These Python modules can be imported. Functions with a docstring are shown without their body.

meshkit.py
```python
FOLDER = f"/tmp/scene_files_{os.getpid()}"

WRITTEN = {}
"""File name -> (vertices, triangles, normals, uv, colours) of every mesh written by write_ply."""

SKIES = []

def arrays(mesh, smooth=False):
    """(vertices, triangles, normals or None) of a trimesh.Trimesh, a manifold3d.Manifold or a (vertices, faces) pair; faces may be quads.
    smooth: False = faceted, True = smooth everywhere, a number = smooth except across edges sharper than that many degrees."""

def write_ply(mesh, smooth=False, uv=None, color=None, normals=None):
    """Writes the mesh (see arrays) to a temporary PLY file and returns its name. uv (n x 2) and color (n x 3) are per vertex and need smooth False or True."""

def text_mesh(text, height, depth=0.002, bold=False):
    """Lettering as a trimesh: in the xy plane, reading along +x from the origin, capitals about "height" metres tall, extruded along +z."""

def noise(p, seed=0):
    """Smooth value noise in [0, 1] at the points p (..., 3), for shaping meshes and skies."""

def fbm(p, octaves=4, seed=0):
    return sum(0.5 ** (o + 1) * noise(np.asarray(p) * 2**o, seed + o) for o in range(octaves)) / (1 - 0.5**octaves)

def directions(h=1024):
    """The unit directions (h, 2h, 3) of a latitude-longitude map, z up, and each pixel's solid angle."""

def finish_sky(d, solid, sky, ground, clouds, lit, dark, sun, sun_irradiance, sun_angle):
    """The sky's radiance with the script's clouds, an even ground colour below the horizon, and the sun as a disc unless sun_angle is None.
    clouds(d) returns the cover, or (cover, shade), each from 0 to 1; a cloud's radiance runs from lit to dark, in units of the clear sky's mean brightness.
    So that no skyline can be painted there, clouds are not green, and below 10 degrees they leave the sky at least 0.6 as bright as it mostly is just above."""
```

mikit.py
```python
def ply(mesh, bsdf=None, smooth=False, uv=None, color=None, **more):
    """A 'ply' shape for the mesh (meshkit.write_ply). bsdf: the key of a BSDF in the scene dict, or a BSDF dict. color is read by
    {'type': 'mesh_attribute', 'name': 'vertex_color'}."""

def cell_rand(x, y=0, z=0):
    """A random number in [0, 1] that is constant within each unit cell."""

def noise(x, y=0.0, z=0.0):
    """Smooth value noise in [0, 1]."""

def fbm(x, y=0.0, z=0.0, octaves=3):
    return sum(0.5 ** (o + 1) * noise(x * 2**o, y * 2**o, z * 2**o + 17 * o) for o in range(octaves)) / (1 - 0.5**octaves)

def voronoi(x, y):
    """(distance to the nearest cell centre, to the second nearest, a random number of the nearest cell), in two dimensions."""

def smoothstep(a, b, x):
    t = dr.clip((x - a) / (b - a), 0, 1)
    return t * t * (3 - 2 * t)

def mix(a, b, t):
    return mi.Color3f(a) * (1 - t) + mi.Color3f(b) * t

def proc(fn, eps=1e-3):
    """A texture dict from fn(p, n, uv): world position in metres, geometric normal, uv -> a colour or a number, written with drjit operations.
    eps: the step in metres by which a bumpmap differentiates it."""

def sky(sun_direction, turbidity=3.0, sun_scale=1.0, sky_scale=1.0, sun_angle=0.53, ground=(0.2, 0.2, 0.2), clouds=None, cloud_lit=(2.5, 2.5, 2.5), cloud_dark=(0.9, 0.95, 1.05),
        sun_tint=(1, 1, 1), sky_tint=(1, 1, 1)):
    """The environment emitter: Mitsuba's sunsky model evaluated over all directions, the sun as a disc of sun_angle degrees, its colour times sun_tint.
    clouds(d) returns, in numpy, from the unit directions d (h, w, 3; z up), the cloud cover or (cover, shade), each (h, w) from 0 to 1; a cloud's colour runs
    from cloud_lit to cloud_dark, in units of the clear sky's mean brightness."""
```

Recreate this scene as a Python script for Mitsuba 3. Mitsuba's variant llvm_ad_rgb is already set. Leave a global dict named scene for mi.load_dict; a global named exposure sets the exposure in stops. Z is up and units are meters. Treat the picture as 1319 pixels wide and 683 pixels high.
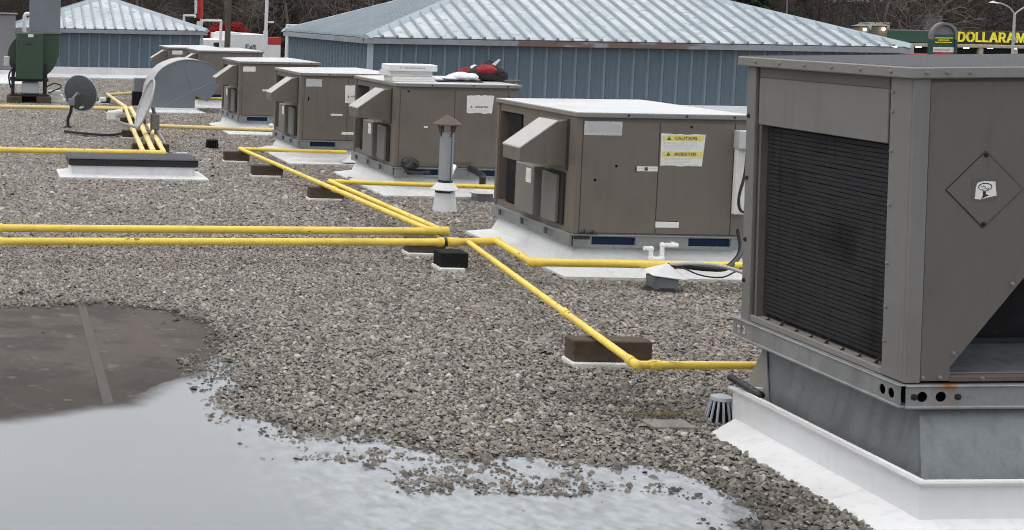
import math, random
import numpy as np, trimesh, shapely
import shapely.geometry as sg
import manifold3d as m3
import drjit as dr
import mitsuba as mi
import mikit, meshkit
from mikit import proc, noise, fbm, voronoi, smoothstep, mix, cell_rand

T = mi.ScalarTransform4f
scene, labels = {}, {}
# ------------------------------------------------------------------ camera, sky, exposure
FOCAL, IMW = 1950.0, 1319.0
_s = 0.018
_right = np.array([1.0, 0.0, _s]); _right /= np.linalg.norm(_right)
_fwd = np.array([0.001, 0.997, -0.0716]); _fwd -= _right * (_fwd @ _right); _fwd /= np.linalg.norm(_fwd)
_up = np.cross(_right, _fwd)
EYE = np.array([0.0, 0.0, 1.953])
scene['camera'] = {'type': 'perspective', 'fov': math.degrees(2 * math.atan(IMW / 2 / FOCAL)), 'fov_axis': 'x',
                   'near_clip': 0.1, 'far_clip': 3000.0,
                   'principal_point_offset_x': 0.5152, 'principal_point_offset_y': 0.2804,
                   'to_world': T().look_at(origin=EYE.tolist(), target=(EYE + _fwd).tolist(), up=_up.tolist())}
scene['sky'] = mikit.sky((-0.35, -0.12, 0.9), turbidity=5, sun_scale=0.20, sun_angle=40, clouds=lambda d: (np.ones(d.shape[:2]), np.clip(1.0 - 0.95 * np.maximum(d[..., 2], 0) ** .8 + .3 * (meshkit.fbm(d * 2.2, 3, 5) - .5), 0, 1)),
                         cloud_lit=(4.7, 4.75, 4.85), cloud_dark=(2.25, 2.31, 2.42), ground=(0.13, 0.125, 0.12))
exposure = 1.3

# ------------------------------------------------------------------ helpers
XF = [None]          # a rigid transform put on every mesh while a tilted thing is built
def numbered(name, d):
    if name not in d: return name
    k = 1
    while f'{name}_{k:03d}' in d: k += 1
    return f'{name}_{k:03d}'
USED = {}
def thing(name, label, cat, group=None):
    key = numbered(name, USED); USED[key] = 1
    labels[key] = {'label': label, 'category': cat}
    if group: labels[key]['group'] = group
    return key
def tidy(mesh):
    if hasattr(mesh, 'to_mesh'):
        m = mesh.to_mesh(); mesh = trimesh.Trimesh(np.array(m.vert_properties[:, :3]), np.array(m.tri_verts), process=False)
    return mesh
def part(parent, name, mesh, mat, smooth=False, label=None, kind=None, color=None):
    mesh = tidy(mesh)
    if isinstance(mesh, list): mesh = trimesh.util.concatenate(mesh)
    if XF[0] is not None:
        mesh = mesh.copy(); mesh.apply_transform(XF[0])
    key = numbered(f'{parent}__{name}' if parent else name, scene)
    scene[key] = mikit.ply(mesh, mat, smooth=smooth, color=color)
    if label or kind:
        labels[key] = {}
        if label: labels[key]['label'] = label
        if kind: labels[key]['kind'] = kind
    return key
def solo(name, mesh, mat, label, cat, smooth=False, group=None, kind=None, color=None):
    k = thing(name, label, cat, group)
    mesh = tidy(mesh)
    if isinstance(mesh, list): mesh = trimesh.util.concatenate(mesh)
    scene[k] = mikit.ply(mesh, mat, smooth=smooth, color=color)
    if kind: labels[k]['kind'] = kind
    return k
def structure(name, mesh, mat, smooth=False, label=None, cat=None):
    scene[name] = mikit.ply(tidy(mesh), mat, smooth=smooth)
    labels[name] = {'kind': 'structure', 'label': label or name.replace('_', ' '), 'category': cat or name.split('_')[-1]}
    return name
def cat_(ms): return trimesh.util.concatenate([tidy(m) for m in ms])
def box(x0, x1, y0, y1, z0, z1, c=0.003):
    c = min(c, abs(x1 - x0) * .4, abs(y1 - y0) * .4, abs(z1 - z0) * .4)
    pts = []
    for sx, X in ((1, x0), (-1, x1)):
        for sy, Y in ((1, y0), (-1, y1)):
            for sz, Z in ((1, z0), (-1, z1)):
                pts += [(X + sx * c, Y + sy * c, Z), (X + sx * c, Y, Z + sz * c), (X, Y + sy * c, Z + sz * c)]
    return trimesh.convex.convex_hull(np.array(pts))
def hull(pts): return trimesh.convex.convex_hull(np.array(pts, float))
def frame(a, b):
    a, b = np.array(a, float), np.array(b, float); z = b - a; L = np.linalg.norm(z); z /= L
    x = np.cross(z, [0, 0, 1] if abs(z[2]) < .9 else [0, 1, 0]); x /= np.linalg.norm(x); y = np.cross(z, x)
    return a, b, x, y, z, L
def cyl(a, b, r0, r1=None, n=14, cap=True):
    r1 = r0 if r1 is None else r1
    a, b, x, y, z, L = frame(a, b)
    t = np.arange(n) * 2 * np.pi / n
    ring = np.cos(t)[:, None] * x + np.sin(t)[:, None] * y
    v = np.vstack([a + ring * r0, b + ring * r1, [a], [b]]); i = np.arange(n); j = (i + 1) % n
    f = [np.stack([i, j, j + n], 1), np.stack([i, j + n, i + n], 1)]
    if cap: f += [np.stack([j, i, i * 0 + 2 * n], 1), np.stack([i + n, j + n, i * 0 + 2 * n + 1], 1)]
    m = trimesh.Trimesh(v, np.vstack(f), process=False); 
    return m
def ball(p, r, sub=1, s=(1, 1, 1)):
    m = trimesh.creation.icosphere(subdivisions=sub, radius=1.0); m.apply_scale(np.array(s) * r); m.apply_translation(p); return m
def tube(pts, r, n=10, closed=False):
    pts = [np.array(p, float) for p in pts]
    ms = [cyl(a, b, r, n=n) for a, b in zip(pts[:-1], pts[1:])]
    ms += [ball(p, r * 1.0, 1) for p in pts[1:-1]]
    return cat_(ms)
def bez(pts, n=14):
    """Catmull-Rom through the points."""
    P = [np.array(p, float) for p in pts]; P = [2 * P[0] - P[1]] + P + [2 * P[-1] - P[-2]]; out = []
    for k in range(1, len(P) - 2):
        for t in np.linspace(0, 1, n, endpoint=False):
            a, b, c, d = P[k - 1:k + 3]
            out.append(.5 * (2 * b + (c - a) * t + (2 * a - 5 * b + 4 * c - d) * t * t + (3 * b - a - 3 * c + d) * t ** 3))
    return out + [P[-2]]
def extr(poly, depth, origin, ux, uy):
    """Polygon (shapely or points) in the plane of ux, uy at the origin, extruded along ux x uy."""
    if not hasattr(poly, 'geom_type'): poly = sg.Polygon(poly)
    m = trimesh.creation.extrude_polygon(poly, depth, engine='earcut')
    ux, uy = np.array(ux, float), np.array(uy, float); M = np.eye(4)
    M[:3, 0], M[:3, 1], M[:3, 2], M[:3, 3] = ux, uy, np.cross(ux, uy), origin
    m.apply_transform(M); return m
def flat(pts, z):
    p = sg.Polygon(pts).buffer(0)
    v, f = trimesh.creation.triangulate_polygon(p, engine='earcut')
    m = trimesh.Trimesh(np.column_stack([v, np.full(len(v), z)]), f, process=False)
    if m.face_normals[:, 2].mean() < 0: m.invert()
    return m
def lathe(prof, p, n=20):
    pr = np.array(prof, float); t = np.arange(n) * 2 * np.pi / n; k = len(pr)
    v = np.array([[r * math.cos(a), r * math.sin(a), z] for a in t for r, z in pr]) + np.array(p)
    f = []
    for i in range(n):
        j = (i + 1) % n
        for q in range(k - 1):
            f += [[i * k + q, j * k + q, j * k + q + 1], [i * k + q, j * k + q + 1, i * k + q + 1]]
    m = trimesh.Trimesh(v, f, process=False); m.merge_vertices(); m.update_faces(m.nondegenerate_faces()); return m
def text(s, h, depth, origin, ux=(1, 0, 0), uy=(0, 0, 1), bold=False, width=None):
    m = meshkit.text_mesh(s, h, depth, bold)
    if width: m.apply_scale([width / m.bounds[1][0], 1, 1])
    ux, uy = np.array(ux, float), np.array(uy, float); M = np.eye(4)
    M[:3, 0], M[:3, 1], M[:3, 2], M[:3, 3] = ux, uy, np.cross(ux, uy), origin
    m.apply_transform(M); return m

# ------------------------------------------------------------------ materials
def two(b): return {'type': 'twosided', 'bsdf': b}
def mat(name, color, rough=0.5, spec=0.5, metal=0.0, **k):
    c = {'type': 'rgb', 'value': list(color)} if isinstance(color, (tuple, list)) else proc(color)
    scene[name] = two({'type': 'principled', 'base_color': c, 'roughness': rough, 'specular': spec, 'metallic': metal, **k}); return name
def worn(base, amt=.35, sc=3.0, dirt=(.05, .045, .04), streak=0.0):
    b, d = np.array(base), dirt
    def fn(p, n, uv):
        a = fbm(p.x * sc, p.y * sc, p.z * sc, 4)
        g = fbm(p.x * sc * 9 + 5, p.y * sc * 9, p.z * sc * 3, 3)
        t = smoothstep(.45, .85, a) * amt + smoothstep(.55, .8, g) * amt * .35
        if streak:
            s = noise(p.x * 31, p.y * 31, p.z * 1.3)
            t += smoothstep(.62, .95, s) * streak
        return mix(tuple(float(q) for q in b * 1.06), d, dr.clip(t, 0, 1))
    return fn
mat('taupe', worn((.146, .127, .113), .34, 2.2, (.07, .06, .053), .18), .42, .45)
mat('taupe_door', worn((.172, .168, .164), .22, 3, (.085, .08, .075), .15), .45, .4)
mat('hood_top_lit', worn((.40, .39, .378), .3, 3, (.15, .14, .13), .1), .4)  # paler than the cabinet: daylight on the hood slope painted into the colour
mat('taupe_near', worn((.121, .113, .106), .34, 2.2, (.06, .055, .05), .18), .45, .3)
mat('taupe_dark', (.04, .038, .037), .7, .2)
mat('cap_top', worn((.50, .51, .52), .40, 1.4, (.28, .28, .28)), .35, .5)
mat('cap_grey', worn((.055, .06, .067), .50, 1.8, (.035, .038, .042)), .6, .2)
mat('cap_edge', worn((.205, .198, .19), .3, 3, (.11, .10, .095)), .4)
def galv(p, n, uv):
    a = fbm(p.x * 2.3, p.y * 2.3, p.z * 2.3, 4); st = fbm(p.x * 23, p.y * 23, p.z * 1.6, 2); b = noise(p.x * 110, p.y * 110, p.z * 90)
    m = fbm(p.x * 13, p.y * 13, p.z * 13, 3); w = smoothstep(.55, .8, fbm(p.x * 5 + 3, p.y * 5, p.z * 1.4, 3))
    v = .192 + .06 * (a - .5) + .045 * (m - .5) + .03 * (b - .5) - .035 * smoothstep(.45, .8, st) + .05 * w
    return mi.Color3f(v * .91, v * 1.0, v * 1.07)
mat('galvanised', galv, .42, .5, .35)
def galv_rust(p, n, uv):
    base = galv(p, n, uv) * mi.Color3f(1.5, 1.42, 1.36)
    t = smoothstep(.06, .0, dr.abs(p.x - 3.885 + .02 * (noise(p.z * 90, p.x * 60) - .5))) * (.25 + .75 * smoothstep(.47, .52, p.z)) * smoothstep(6.2, 6.1, p.y)
    t += smoothstep(.68, .85, fbm(p.x * 14, p.y * 14, p.z * 30)) * .35
    return mix(base, (.27, .12, .035), dr.clip(t * (.75 + .6 * noise(p.x * 120, p.y * 120, p.z * 30)), 0, 1))
mat('galvanised_rail', galv_rust, .42, .5, .35)
mat('galvanised_light', worn((.33, .355, .38), .35, 2.5, (.2, .215, .23), .25), .42, .5, .3)
mat('duct_grey', worn((.165, .19, .215), .3, 1.3, (.11, .125, .14)), .5, .4, .2)
mat('white_membrane', worn((.63, .645, .66), .32, 2.0, (.36, .35, .335), .14), .5, .4)
mat('white_paint', (.66, .67, .68), .4)
mat('rail_grey', worn((.235, .25, .262), .45, 5, (.12, .125, .13), .25), .45, .4, .2)
mat('pvc', worn((.80, .80, .78), .15, 9, (.4, .38, .33)), .3)
_yel = worn((.76, .57, .09), .36, 5, (.40, .27, .07))
def yellow_fn(p, n, uv):
    g = fbm(p.x * 23, p.y * 23, p.z * 40, 3); chip = smoothstep(.72, .76, g) * smoothstep(.50, .62, fbm(p.x * 1.7, p.y * 1.7, 4, 2))
    return mix(_yel(p, n, uv), (.10, .055, .03), chip * .85)
mat('yellow', yellow_fn, .38, .5)
mat('yellow_faded', worn((.66, .54, .24), .35, 4, (.36, .28, .12)), .55)
mat('black_rubber', (.012, .012, .013), .8, .2)
mat('cable_black', (.02, .02, .022), .4)
mat('cable_grey', (.42, .43, .43), .5)
mat('wood', worn((.055, .040, .029), .8, 9, (.010, .009, .008)), .8)
mat('wood_light', worn((.070, .051, .034), .85, 11, (.022, .018, .014)), .8)
mat('pad', worn((.66, .66, .64), .3, 6, (.25, .24, .22)), .7)
mat('slot_blue', (.008, .022, .062), .5, .2)
mat('slot_black', (.006, .006, .007), .8, .1)
mat('plate_silver', worn((.52, .54, .56), .35, 20, (.3, .3, .31)), .35, .5, .2)
mat('sticker_white', worn((.70, .70, .68), .2, 30, (.42, .41, .38)), .5)
mat('sticker_yellow', (.70, .64, .19), .5)
mat('ink', (.02, .02, .02), .6)
mat('ink_grey', (.34, .35, .35), .6)
mat('ink_pale', (.46, .47, .48), .6)
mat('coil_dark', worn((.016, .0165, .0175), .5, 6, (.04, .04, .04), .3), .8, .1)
mat('coil_fin', worn((.030, .0315, .034), .7, 4, (.012, .012, .0125), .5), .7, .15)
mat('blue_wall', worn((.084, .119, .153), .25, 1.1, (.055, .08, .10), .15), .42)
def blue_roof_fn(p, n, uv):
    a = fbm(p.x * 1.7, p.y * 1.7, p.z * 1.7, 4); g = fbm(p.x * 7, p.y * 5, p.z * 5 + 3, 3)
    c = mix((.37, .415, .445), (.49, .53, .552), smoothstep(.3, .7, a))
    c = mix(c, (.22, .27, .31), smoothstep(.64, .74, fbm(p.x * 6, p.y * 6 + p.z * 14, 3, 3)) * .75)
    rust = smoothstep(.14, .0, p.z - 1.43 + .10 * (noise(p.x * 6, p.y * 6) - .2)) * smoothstep(.50, .62, fbm(p.x * .9 + 4.5, p.y * .9, 0, 2)) * smoothstep(9.2, 10.2, p.x) * smoothstep(14.5, 13.2, p.x)
    return mix(c, (.17, .075, .045), dr.clip(rust, 0, 1) * .9)
mat('blue_roof', blue_roof_fn, .38, .5)
mat('blue_trim', worn((.31, .375, .42), .35, 1.5, (.2, .24, .275)), .4)
mat('blue_rib_lit', worn((.155, .20, .24), .4, 2, (.10, .13, .16)), .45, .3)  # wall ribs paler than the pans: sky light painted into their colour
mat('roof_rib_shade', worn((.27, .32, .36), .4, 1.5, (.19, .23, .26)), .45, .3)  # roof ribs darker than the pans: their shadow side painted into the colour
_gut = worn((.25, .28, .31), .5, 1.2, (.15, .12, .10))
def gutter_fn(p, n, uv):
    t = smoothstep(9.6, 10.6, p.x) * smoothstep(15.5, 13.5, p.x) * smoothstep(.38, .55, fbm(p.x * 2.2, p.y, p.z * 5, 3))
    return mix(_gut(p, n, uv), (.13, .075, .052), t * .85)
mat('gutter', gutter_fn, .45)
mat('fan_green', worn((.028, .058, .036), .35, 2.5, (.045, .06, .05), .2), .45)
mat('dish_grey', worn((.085, .095, .105), .3, 5, (.05, .055, .06)), .5)
mat('dish_light', worn((.40, .41, .42), .3, 5, (.25, .25, .26)), .5)
mat('rust_brown', worn((.105, .078, .067), .5, 12, (.07, .05, .045)), .7)
mat('steel_dark', (.022, .022, .024), .6, .25)
mat('grey_steel', worn((.17, .17, .185), .25, 1.0, (.11, .11, .12)), .5)
mat('cloth_white', (.70, .72, .75), .9)
mat('cloth_red', worn((.23, .012, .022), .5, 14, (.06, .005, .01)), .8)
mat('cloth_black', (.018, .014, .016), .75)
mat('red', (.42, .025, .03), .5)
mat('brown_pole', (.085, .066, .056), .8)
mat('concrete', worn((.20, .19, .175), .5, 6, (.1, .095, .085)), .9)
mat('store_green', (.025, .075, .055), .6)
mat('store_dark', (.02, .022, .024), .5)
mat('store_beige', (.42, .38, .29), .7)
mat('pier_stone', worn((.20, .17, .135), .5, 2, (.10, .085, .07)), .8)
mat('letter_yellow', (.90, .80, .05), .5)
mat('asphalt', worn((.06, .06, .06), .4, .2, (.035, .035, .035)), .9)
def hill_fn(p, n, uv):
    a = fbm(p.x * .05, p.y * .05, p.z * .1, 4); b = fbm(p.x * .5, p.y * .5, p.z * .5, 3)
    return mix((.085, .069, .059), (.048, .043, .039), a) * (0.6 + .8 * b)
mat('leaf_litter', hill_fn, .95, .0)
mat('bark', (.088, .074, .065), .95, .05)
mat('bark_pale', (.20, .178, .16), .95, .05)
mat('needles', (.024, .040, .022), .9, .2)
mat('red_leaves', (.30, .022, .022), .8, .2)
mat('moss', worn((.13, .105, .055), .6, 30, (.05, .042, .02)), .95)
scene['glass_dark'] = {'type': 'principled', 'base_color': {'type': 'rgb', 'value': [.01, .01, .012]}, 'roughness': .1}
def gravel_ground(p, n, uv):
    d, s, c = voronoi(p.x * 40, p.y * 40)
    a = fbm(p.x * .35, p.y * .35, 0, 3); e = smoothstep(.0, .25, s - d)
    far = smoothstep(26, 34, p.y)
    v = (.062 + .05 * c) * (.5 + .5 * e) * (1 - far) + far * (.14 + .08 * (c - .5))
    v *= .85 + .35 * a
    return mi.Color3f(v * 1.06, v, v * .92)
mat('gravel_bed', gravel_ground, .95, .2)
scene['stone'] = two({'type': 'principled', 'base_color': {'type': 'mesh_attribute', 'name': 'vertex_color'}, 'roughness': .72, 'specular': .35})
def membrane_fn(p, n, uv):
    a = fbm(p.x * 1.1, p.y * .8, 0, 4); b = fbm(p.x * 5, p.y * 5, 3, 3); c = noise(p.x * 60, p.y * 60)
    col = mix((.050, .039, .034), (.080, .065, .057), smoothstep(.25, .75, a))
    col = mix(col, (.034, .029, .027), smoothstep(.5, .75, b) * .6)
    ring = fbm(p.x * 2.3 + 9, p.y * 2.3, 2, 4); col = mix(col, (.125, .112, .102), smoothstep(.03, .0, dr.abs(ring - .52)) * .14)
    col = mix(col, (.14, .127, .115), smoothstep(.74, .86, fbm(p.x * 11, p.y * 11, 8, 2)) * .5)
    return col * (.92 + .16 * c)
mat('wet_membrane', membrane_fn, .52, .12)
def water_fn(p, n, uv):
    a = fbm(p.x * .9, p.y * .9, 1, 3); b = fbm(p.x * 26, p.y * 18, 2, 3)
    right = smoothstep(1.0, 1.7, p.x)
    return mix((.152, .170, .190), (.192, .207, .22), a) * (1 + right * (b - .30) * 1.2)
def ripple(p, n, uv):
    right = smoothstep(.9, 1.8, p.x)
    return (.00045 * noise(p.x * 2.2, p.y * 3, 1) + right * .0006 * fbm(p.x * 34, p.y * 26, 0, 2))
SHORE = [(-4.0, 6.8), (-0.62, 6.97), (0.11, 7.09), (0.34, 7.21), (0.53, 7.34), (0.73, 7.41), (0.8, 7.6), (0.95, 7.84), (1.14, 8.02), (1.28, 8.39)]
def film(p, n, uv):
    """how deep the water stands: a thin film along the shore on the bare membrane, full depth further in"""
    d = mi.Float(9.0)
    for (ax, ay), (bx_, by_) in zip(SHORE[:-1], SHORE[1:]):
        ux, uy = bx_ - ax, by_ - ay; L2 = ux * ux + uy * uy
        t = dr.clip(((p.x - ax) * ux + (p.y - ay) * uy) / L2, 0, 1)
        d = dr.minimum(d, dr.sqrt(dr.square(p.x - ax - t * ux) + dr.square(p.y - ay - t * uy)))
    d += .10 * (fbm(p.x * 4, p.y * 6, 0, 4) - .5)
    return smoothstep(-.01, .16, d)
scene['water_deep'] = {'type': 'bumpmap', 'nested': proc(ripple, .002), 'scale': 1.0,
                  'bsdf': {'type': 'principled', 'base_color': proc(water_fn), 'roughness': .07, 'specular': 1.0}}
scene['water'] = two({'type': 'blendbsdf', 'weight': proc(film), 'a': {'type': 'principled', 'base_color': proc(membrane_fn), 'roughness': .45, 'specular': .15}, 'b': scene.pop('water_deep')})
def lampm(name, rgb): scene[name] = {'type': 'diffuse', 'reflectance': {'type': 'rgb', 'value': [.8, .8, .8]}}
lampm('lamp_body', None)

# ------------------------------------------------------------------ the setting
BARE = [(-4.0, 9.6), (-0.87, 9.72), (0.14, 9.81), (0.91, 9.96), (1.29, 9.66), (1.46, 9.43), (1.45, 8.88), (1.28, 8.31), (1.21, 7.92), (1.22, 7.68), (1.15, 7.44), (1.23, 7.16), (1.36, 6.96), (1.42, 6.78), (1.47, 6.55), (1.55, 6.44), (1.72, 6.18), (1.74, 6.03), (2.06, 6.05), (2.32, 6.06), (2.55, 6.15), (2.84, 6.09), (3.01, 5.95), (2.92, 5.7), (2.63, 5.08), (2.3, 4.2), (-4, 4.2)]
SP = [(1.42, 6.78), (1.86, 6.85), (1.85, 6.69), (2.12, 6.41), (2.42, 6.51), (2.43, 6.36), (2.89, 6.43), (3.01, 6.25), (3.06, 6.0), (2.92, 5.7), (3.01, 5.95), (2.84, 6.09), (2.55, 6.15), (2.32, 6.06), (2.06, 6.05), (1.74, 6.03), (1.72, 6.18), (1.55, 6.44), (1.47, 6.55)]
WATER = [(-4.0, 6.8), (-0.62, 6.97), (0.11, 7.09), (0.34, 7.21), (0.53, 7.34), (0.73, 7.41), (0.8, 7.6), (0.95, 7.84), (1.14, 8.02), (1.28, 8.39), (1.36, 8.28), (1.34, 7.9), (1.26, 7.68), (1.15, 7.56), (1.15, 7.37), (1.23, 7.16), (1.37, 7.0), (1.44, 6.88), (1.86, 6.86), (1.86, 6.69), (2.12, 6.44), (2.46, 6.52), (2.66, 6.42), (2.89, 6.43), (3.03, 6.28), (3.07, 6.0), (2.93, 5.7), (2.63, 5.08), (2.3, 4.2), (-4, 4.2)]
ISL = [[(1.39, 6.52), (1.63, 6.64), (1.83, 6.61), (1.79, 6.5), (1.58, 6.43)], [(1.73, 6.18), (1.95, 6.3), (2.14, 6.28), (2.08, 6.11), (1.81, 6.06)], [(2.17, 6.17), (2.46, 6.27), (2.68, 6.16), (2.55, 6.07), (2.26, 6.06)]]
def rough_edge(pts, step=.03, amp=.05, sc=7, seed=1):
    L = shapely.segmentize(sg.Polygon(pts), step)
    c = np.array(L.exterior.coords)[:-1]; p3 = np.column_stack([c * sc, np.zeros(len(c))])
    d = np.column_stack([meshkit.fbm(p3, 3, seed) - .5, meshkit.fbm(p3 + 31, 3, seed) - .5]) * 2 * amp
    return sg.Polygon(c + d).buffer(0)
bare_poly = rough_edge(BARE, .03, .07, 6, 2)
water_poly = rough_edge(WATER, .02, .05, 8, 4)
sparse_poly = sg.Polygon(SP).buffer(0)
isl_poly = shapely.union_all([rough_edge(p, .02, .05, 10, 6) for p in ISL])

def big(p): return max(p.geoms, key=lambda g: g.area) if hasattr(p, 'geoms') else p
RX0, RX1, RY0, RY1 = -16.0, 26.0, -4.0, 52.0
roofm = flat([(RX0, RY0), (RX1, RY0), (RX1, RY1), (RX0, RY1)], 0.0)
structure('flat_roof', roofm, 'gravel_bed', label='flat roof of the building under its gravel ballast', cat='roof')
structure('roof_membrane', flat(np.array(big(bare_poly).exterior.coords), 0.003), 'wet_membrane', label='bare wet brown roof membrane where the gravel has washed away', cat='membrane')
sl = np.array([[.645, 9.9], [.725, 9.9], [.70, 7.2], [.62, 7.2]])
seam = box(0, .055, 7.2, 9.88, -.002, .0068, .001); seam.vertices[:, 0] += .62 + (seam.vertices[:, 1] - 7.2) * .011
mat('membrane_seam', worn((.070, .058, .051), .4, 4, (.05, .042, .038)), .5, .2)
part('roof_membrane', 'seam', seam, 'membrane_seam')
wet_area = big(water_poly.buffer(.07).difference(bare_poly.difference(water_poly)).buffer(-.004))
structure('puddle', flat(np.array(big(wet_area).exterior.coords), 0.0075), 'water', label='shallow rain puddle mirroring the pale sky on the roof', cat='water')
walls = cat_([box(RX0, RX1, RY1, RY1 + .25, -6.5, .02), box(RX0 - .25, RX0, RY0, RY1, -6.5, .02), box(RX1, RX1 + .25, RY0, RY1, -6.5, .02), box(RX0, RX1, RY0 - .25, RY0, -6.5, .02)])
structure('building_wall', walls, 'grey_steel', label='outer walls of the building below the flat roof', cat='wall')
structure('ground', flat([(-1500, -300), (1500, -300), (1500, 2200), (-1500, 2200)], -6.0), 'asphalt', label='asphalt ground around the building', cat='ground')
# wooded hillside
xs, ys = np.linspace(-420, 520, 95), np.linspace(175, 560, 50)
gx, gy = np.meshgrid(xs, ys)
hz = -6.2 + 60 * np.clip((gy - 178) / 300, 0, 1) ** .8 + 7 * (meshkit.fbm(np.stack([gx / 60, gy / 60, gx * 0], -1), 3, 3) - .5) * np.clip((gy - 180) / 30, 0, 1)
n1, n2 = gx.shape; idx = np.arange(n1 * n2).reshape(n1, n2)
q = np.stack([idx[:-1, :-1], idx[:-1, 1:], idx[1:, 1:], idx[1:, :-1]], -1).reshape(-1, 4)
structure('hillside', trimesh.Trimesh(np.stack([gx, gy, hz], -1).reshape(-1, 3), np.vstack([q[:, [0, 1, 2]], q[:, [0, 2, 3]]]), process=False), 'leaf_litter', smooth=True, label='brown wooded hillside behind the shops', cat='hill')
def hill_z(x, y):
    i = np.clip(int(round((y - 175) / (385 / 49))), 0, 49); j = np.clip(int(round((x + 420) / (940 / 94))), 0, 94)
    return float(hz[i, j])

# ------------------------------------------------------------------ gravel
PAL = np.array([(.30, .27, .235), (.24, .215, .19), (.36, .335, .30), (.18, .165, .15), (.27, .235, .195), (.42, .395, .36), (.12, .11, .105), (.22, .21, .205), (.52, .50, .47), (.235, .18, .145)])
PAL = PAL * np.array([.99, 1.0, 1.015])
PW = np.array([.2, .2, .12, .13, .12, .07, .06, .06, .02, .02]); PW = PW / PW.sum()
_h = np.arange(6) * np.pi / 3; _t = np.arange(3) * 2 * np.pi / 3 + np.pi / 6
ICO_V = np.vstack([np.column_stack([np.cos(_h), np.sin(_h), _h * 0 - .15]), np.column_stack([.62 * np.cos(_t), .62 * np.sin(_t), _t * 0 + .8])])
ICO_F = np.array([[0, 1, 6], [1, 2, 7], [2, 3, 7], [3, 4, 8], [4, 5, 8], [5, 0, 6], [1, 7, 6], [3, 8, 7], [5, 6, 8], [6, 7, 8]])
OCT_V = np.array([[1, 0, 0], [0, 1, 0], [-1, 0, 0], [0, -1, 0], [0, 0, 1.0]]); OCT_F = np.array([[0, 1, 4], [1, 2, 4], [2, 3, 4], [3, 0, 4]])
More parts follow.
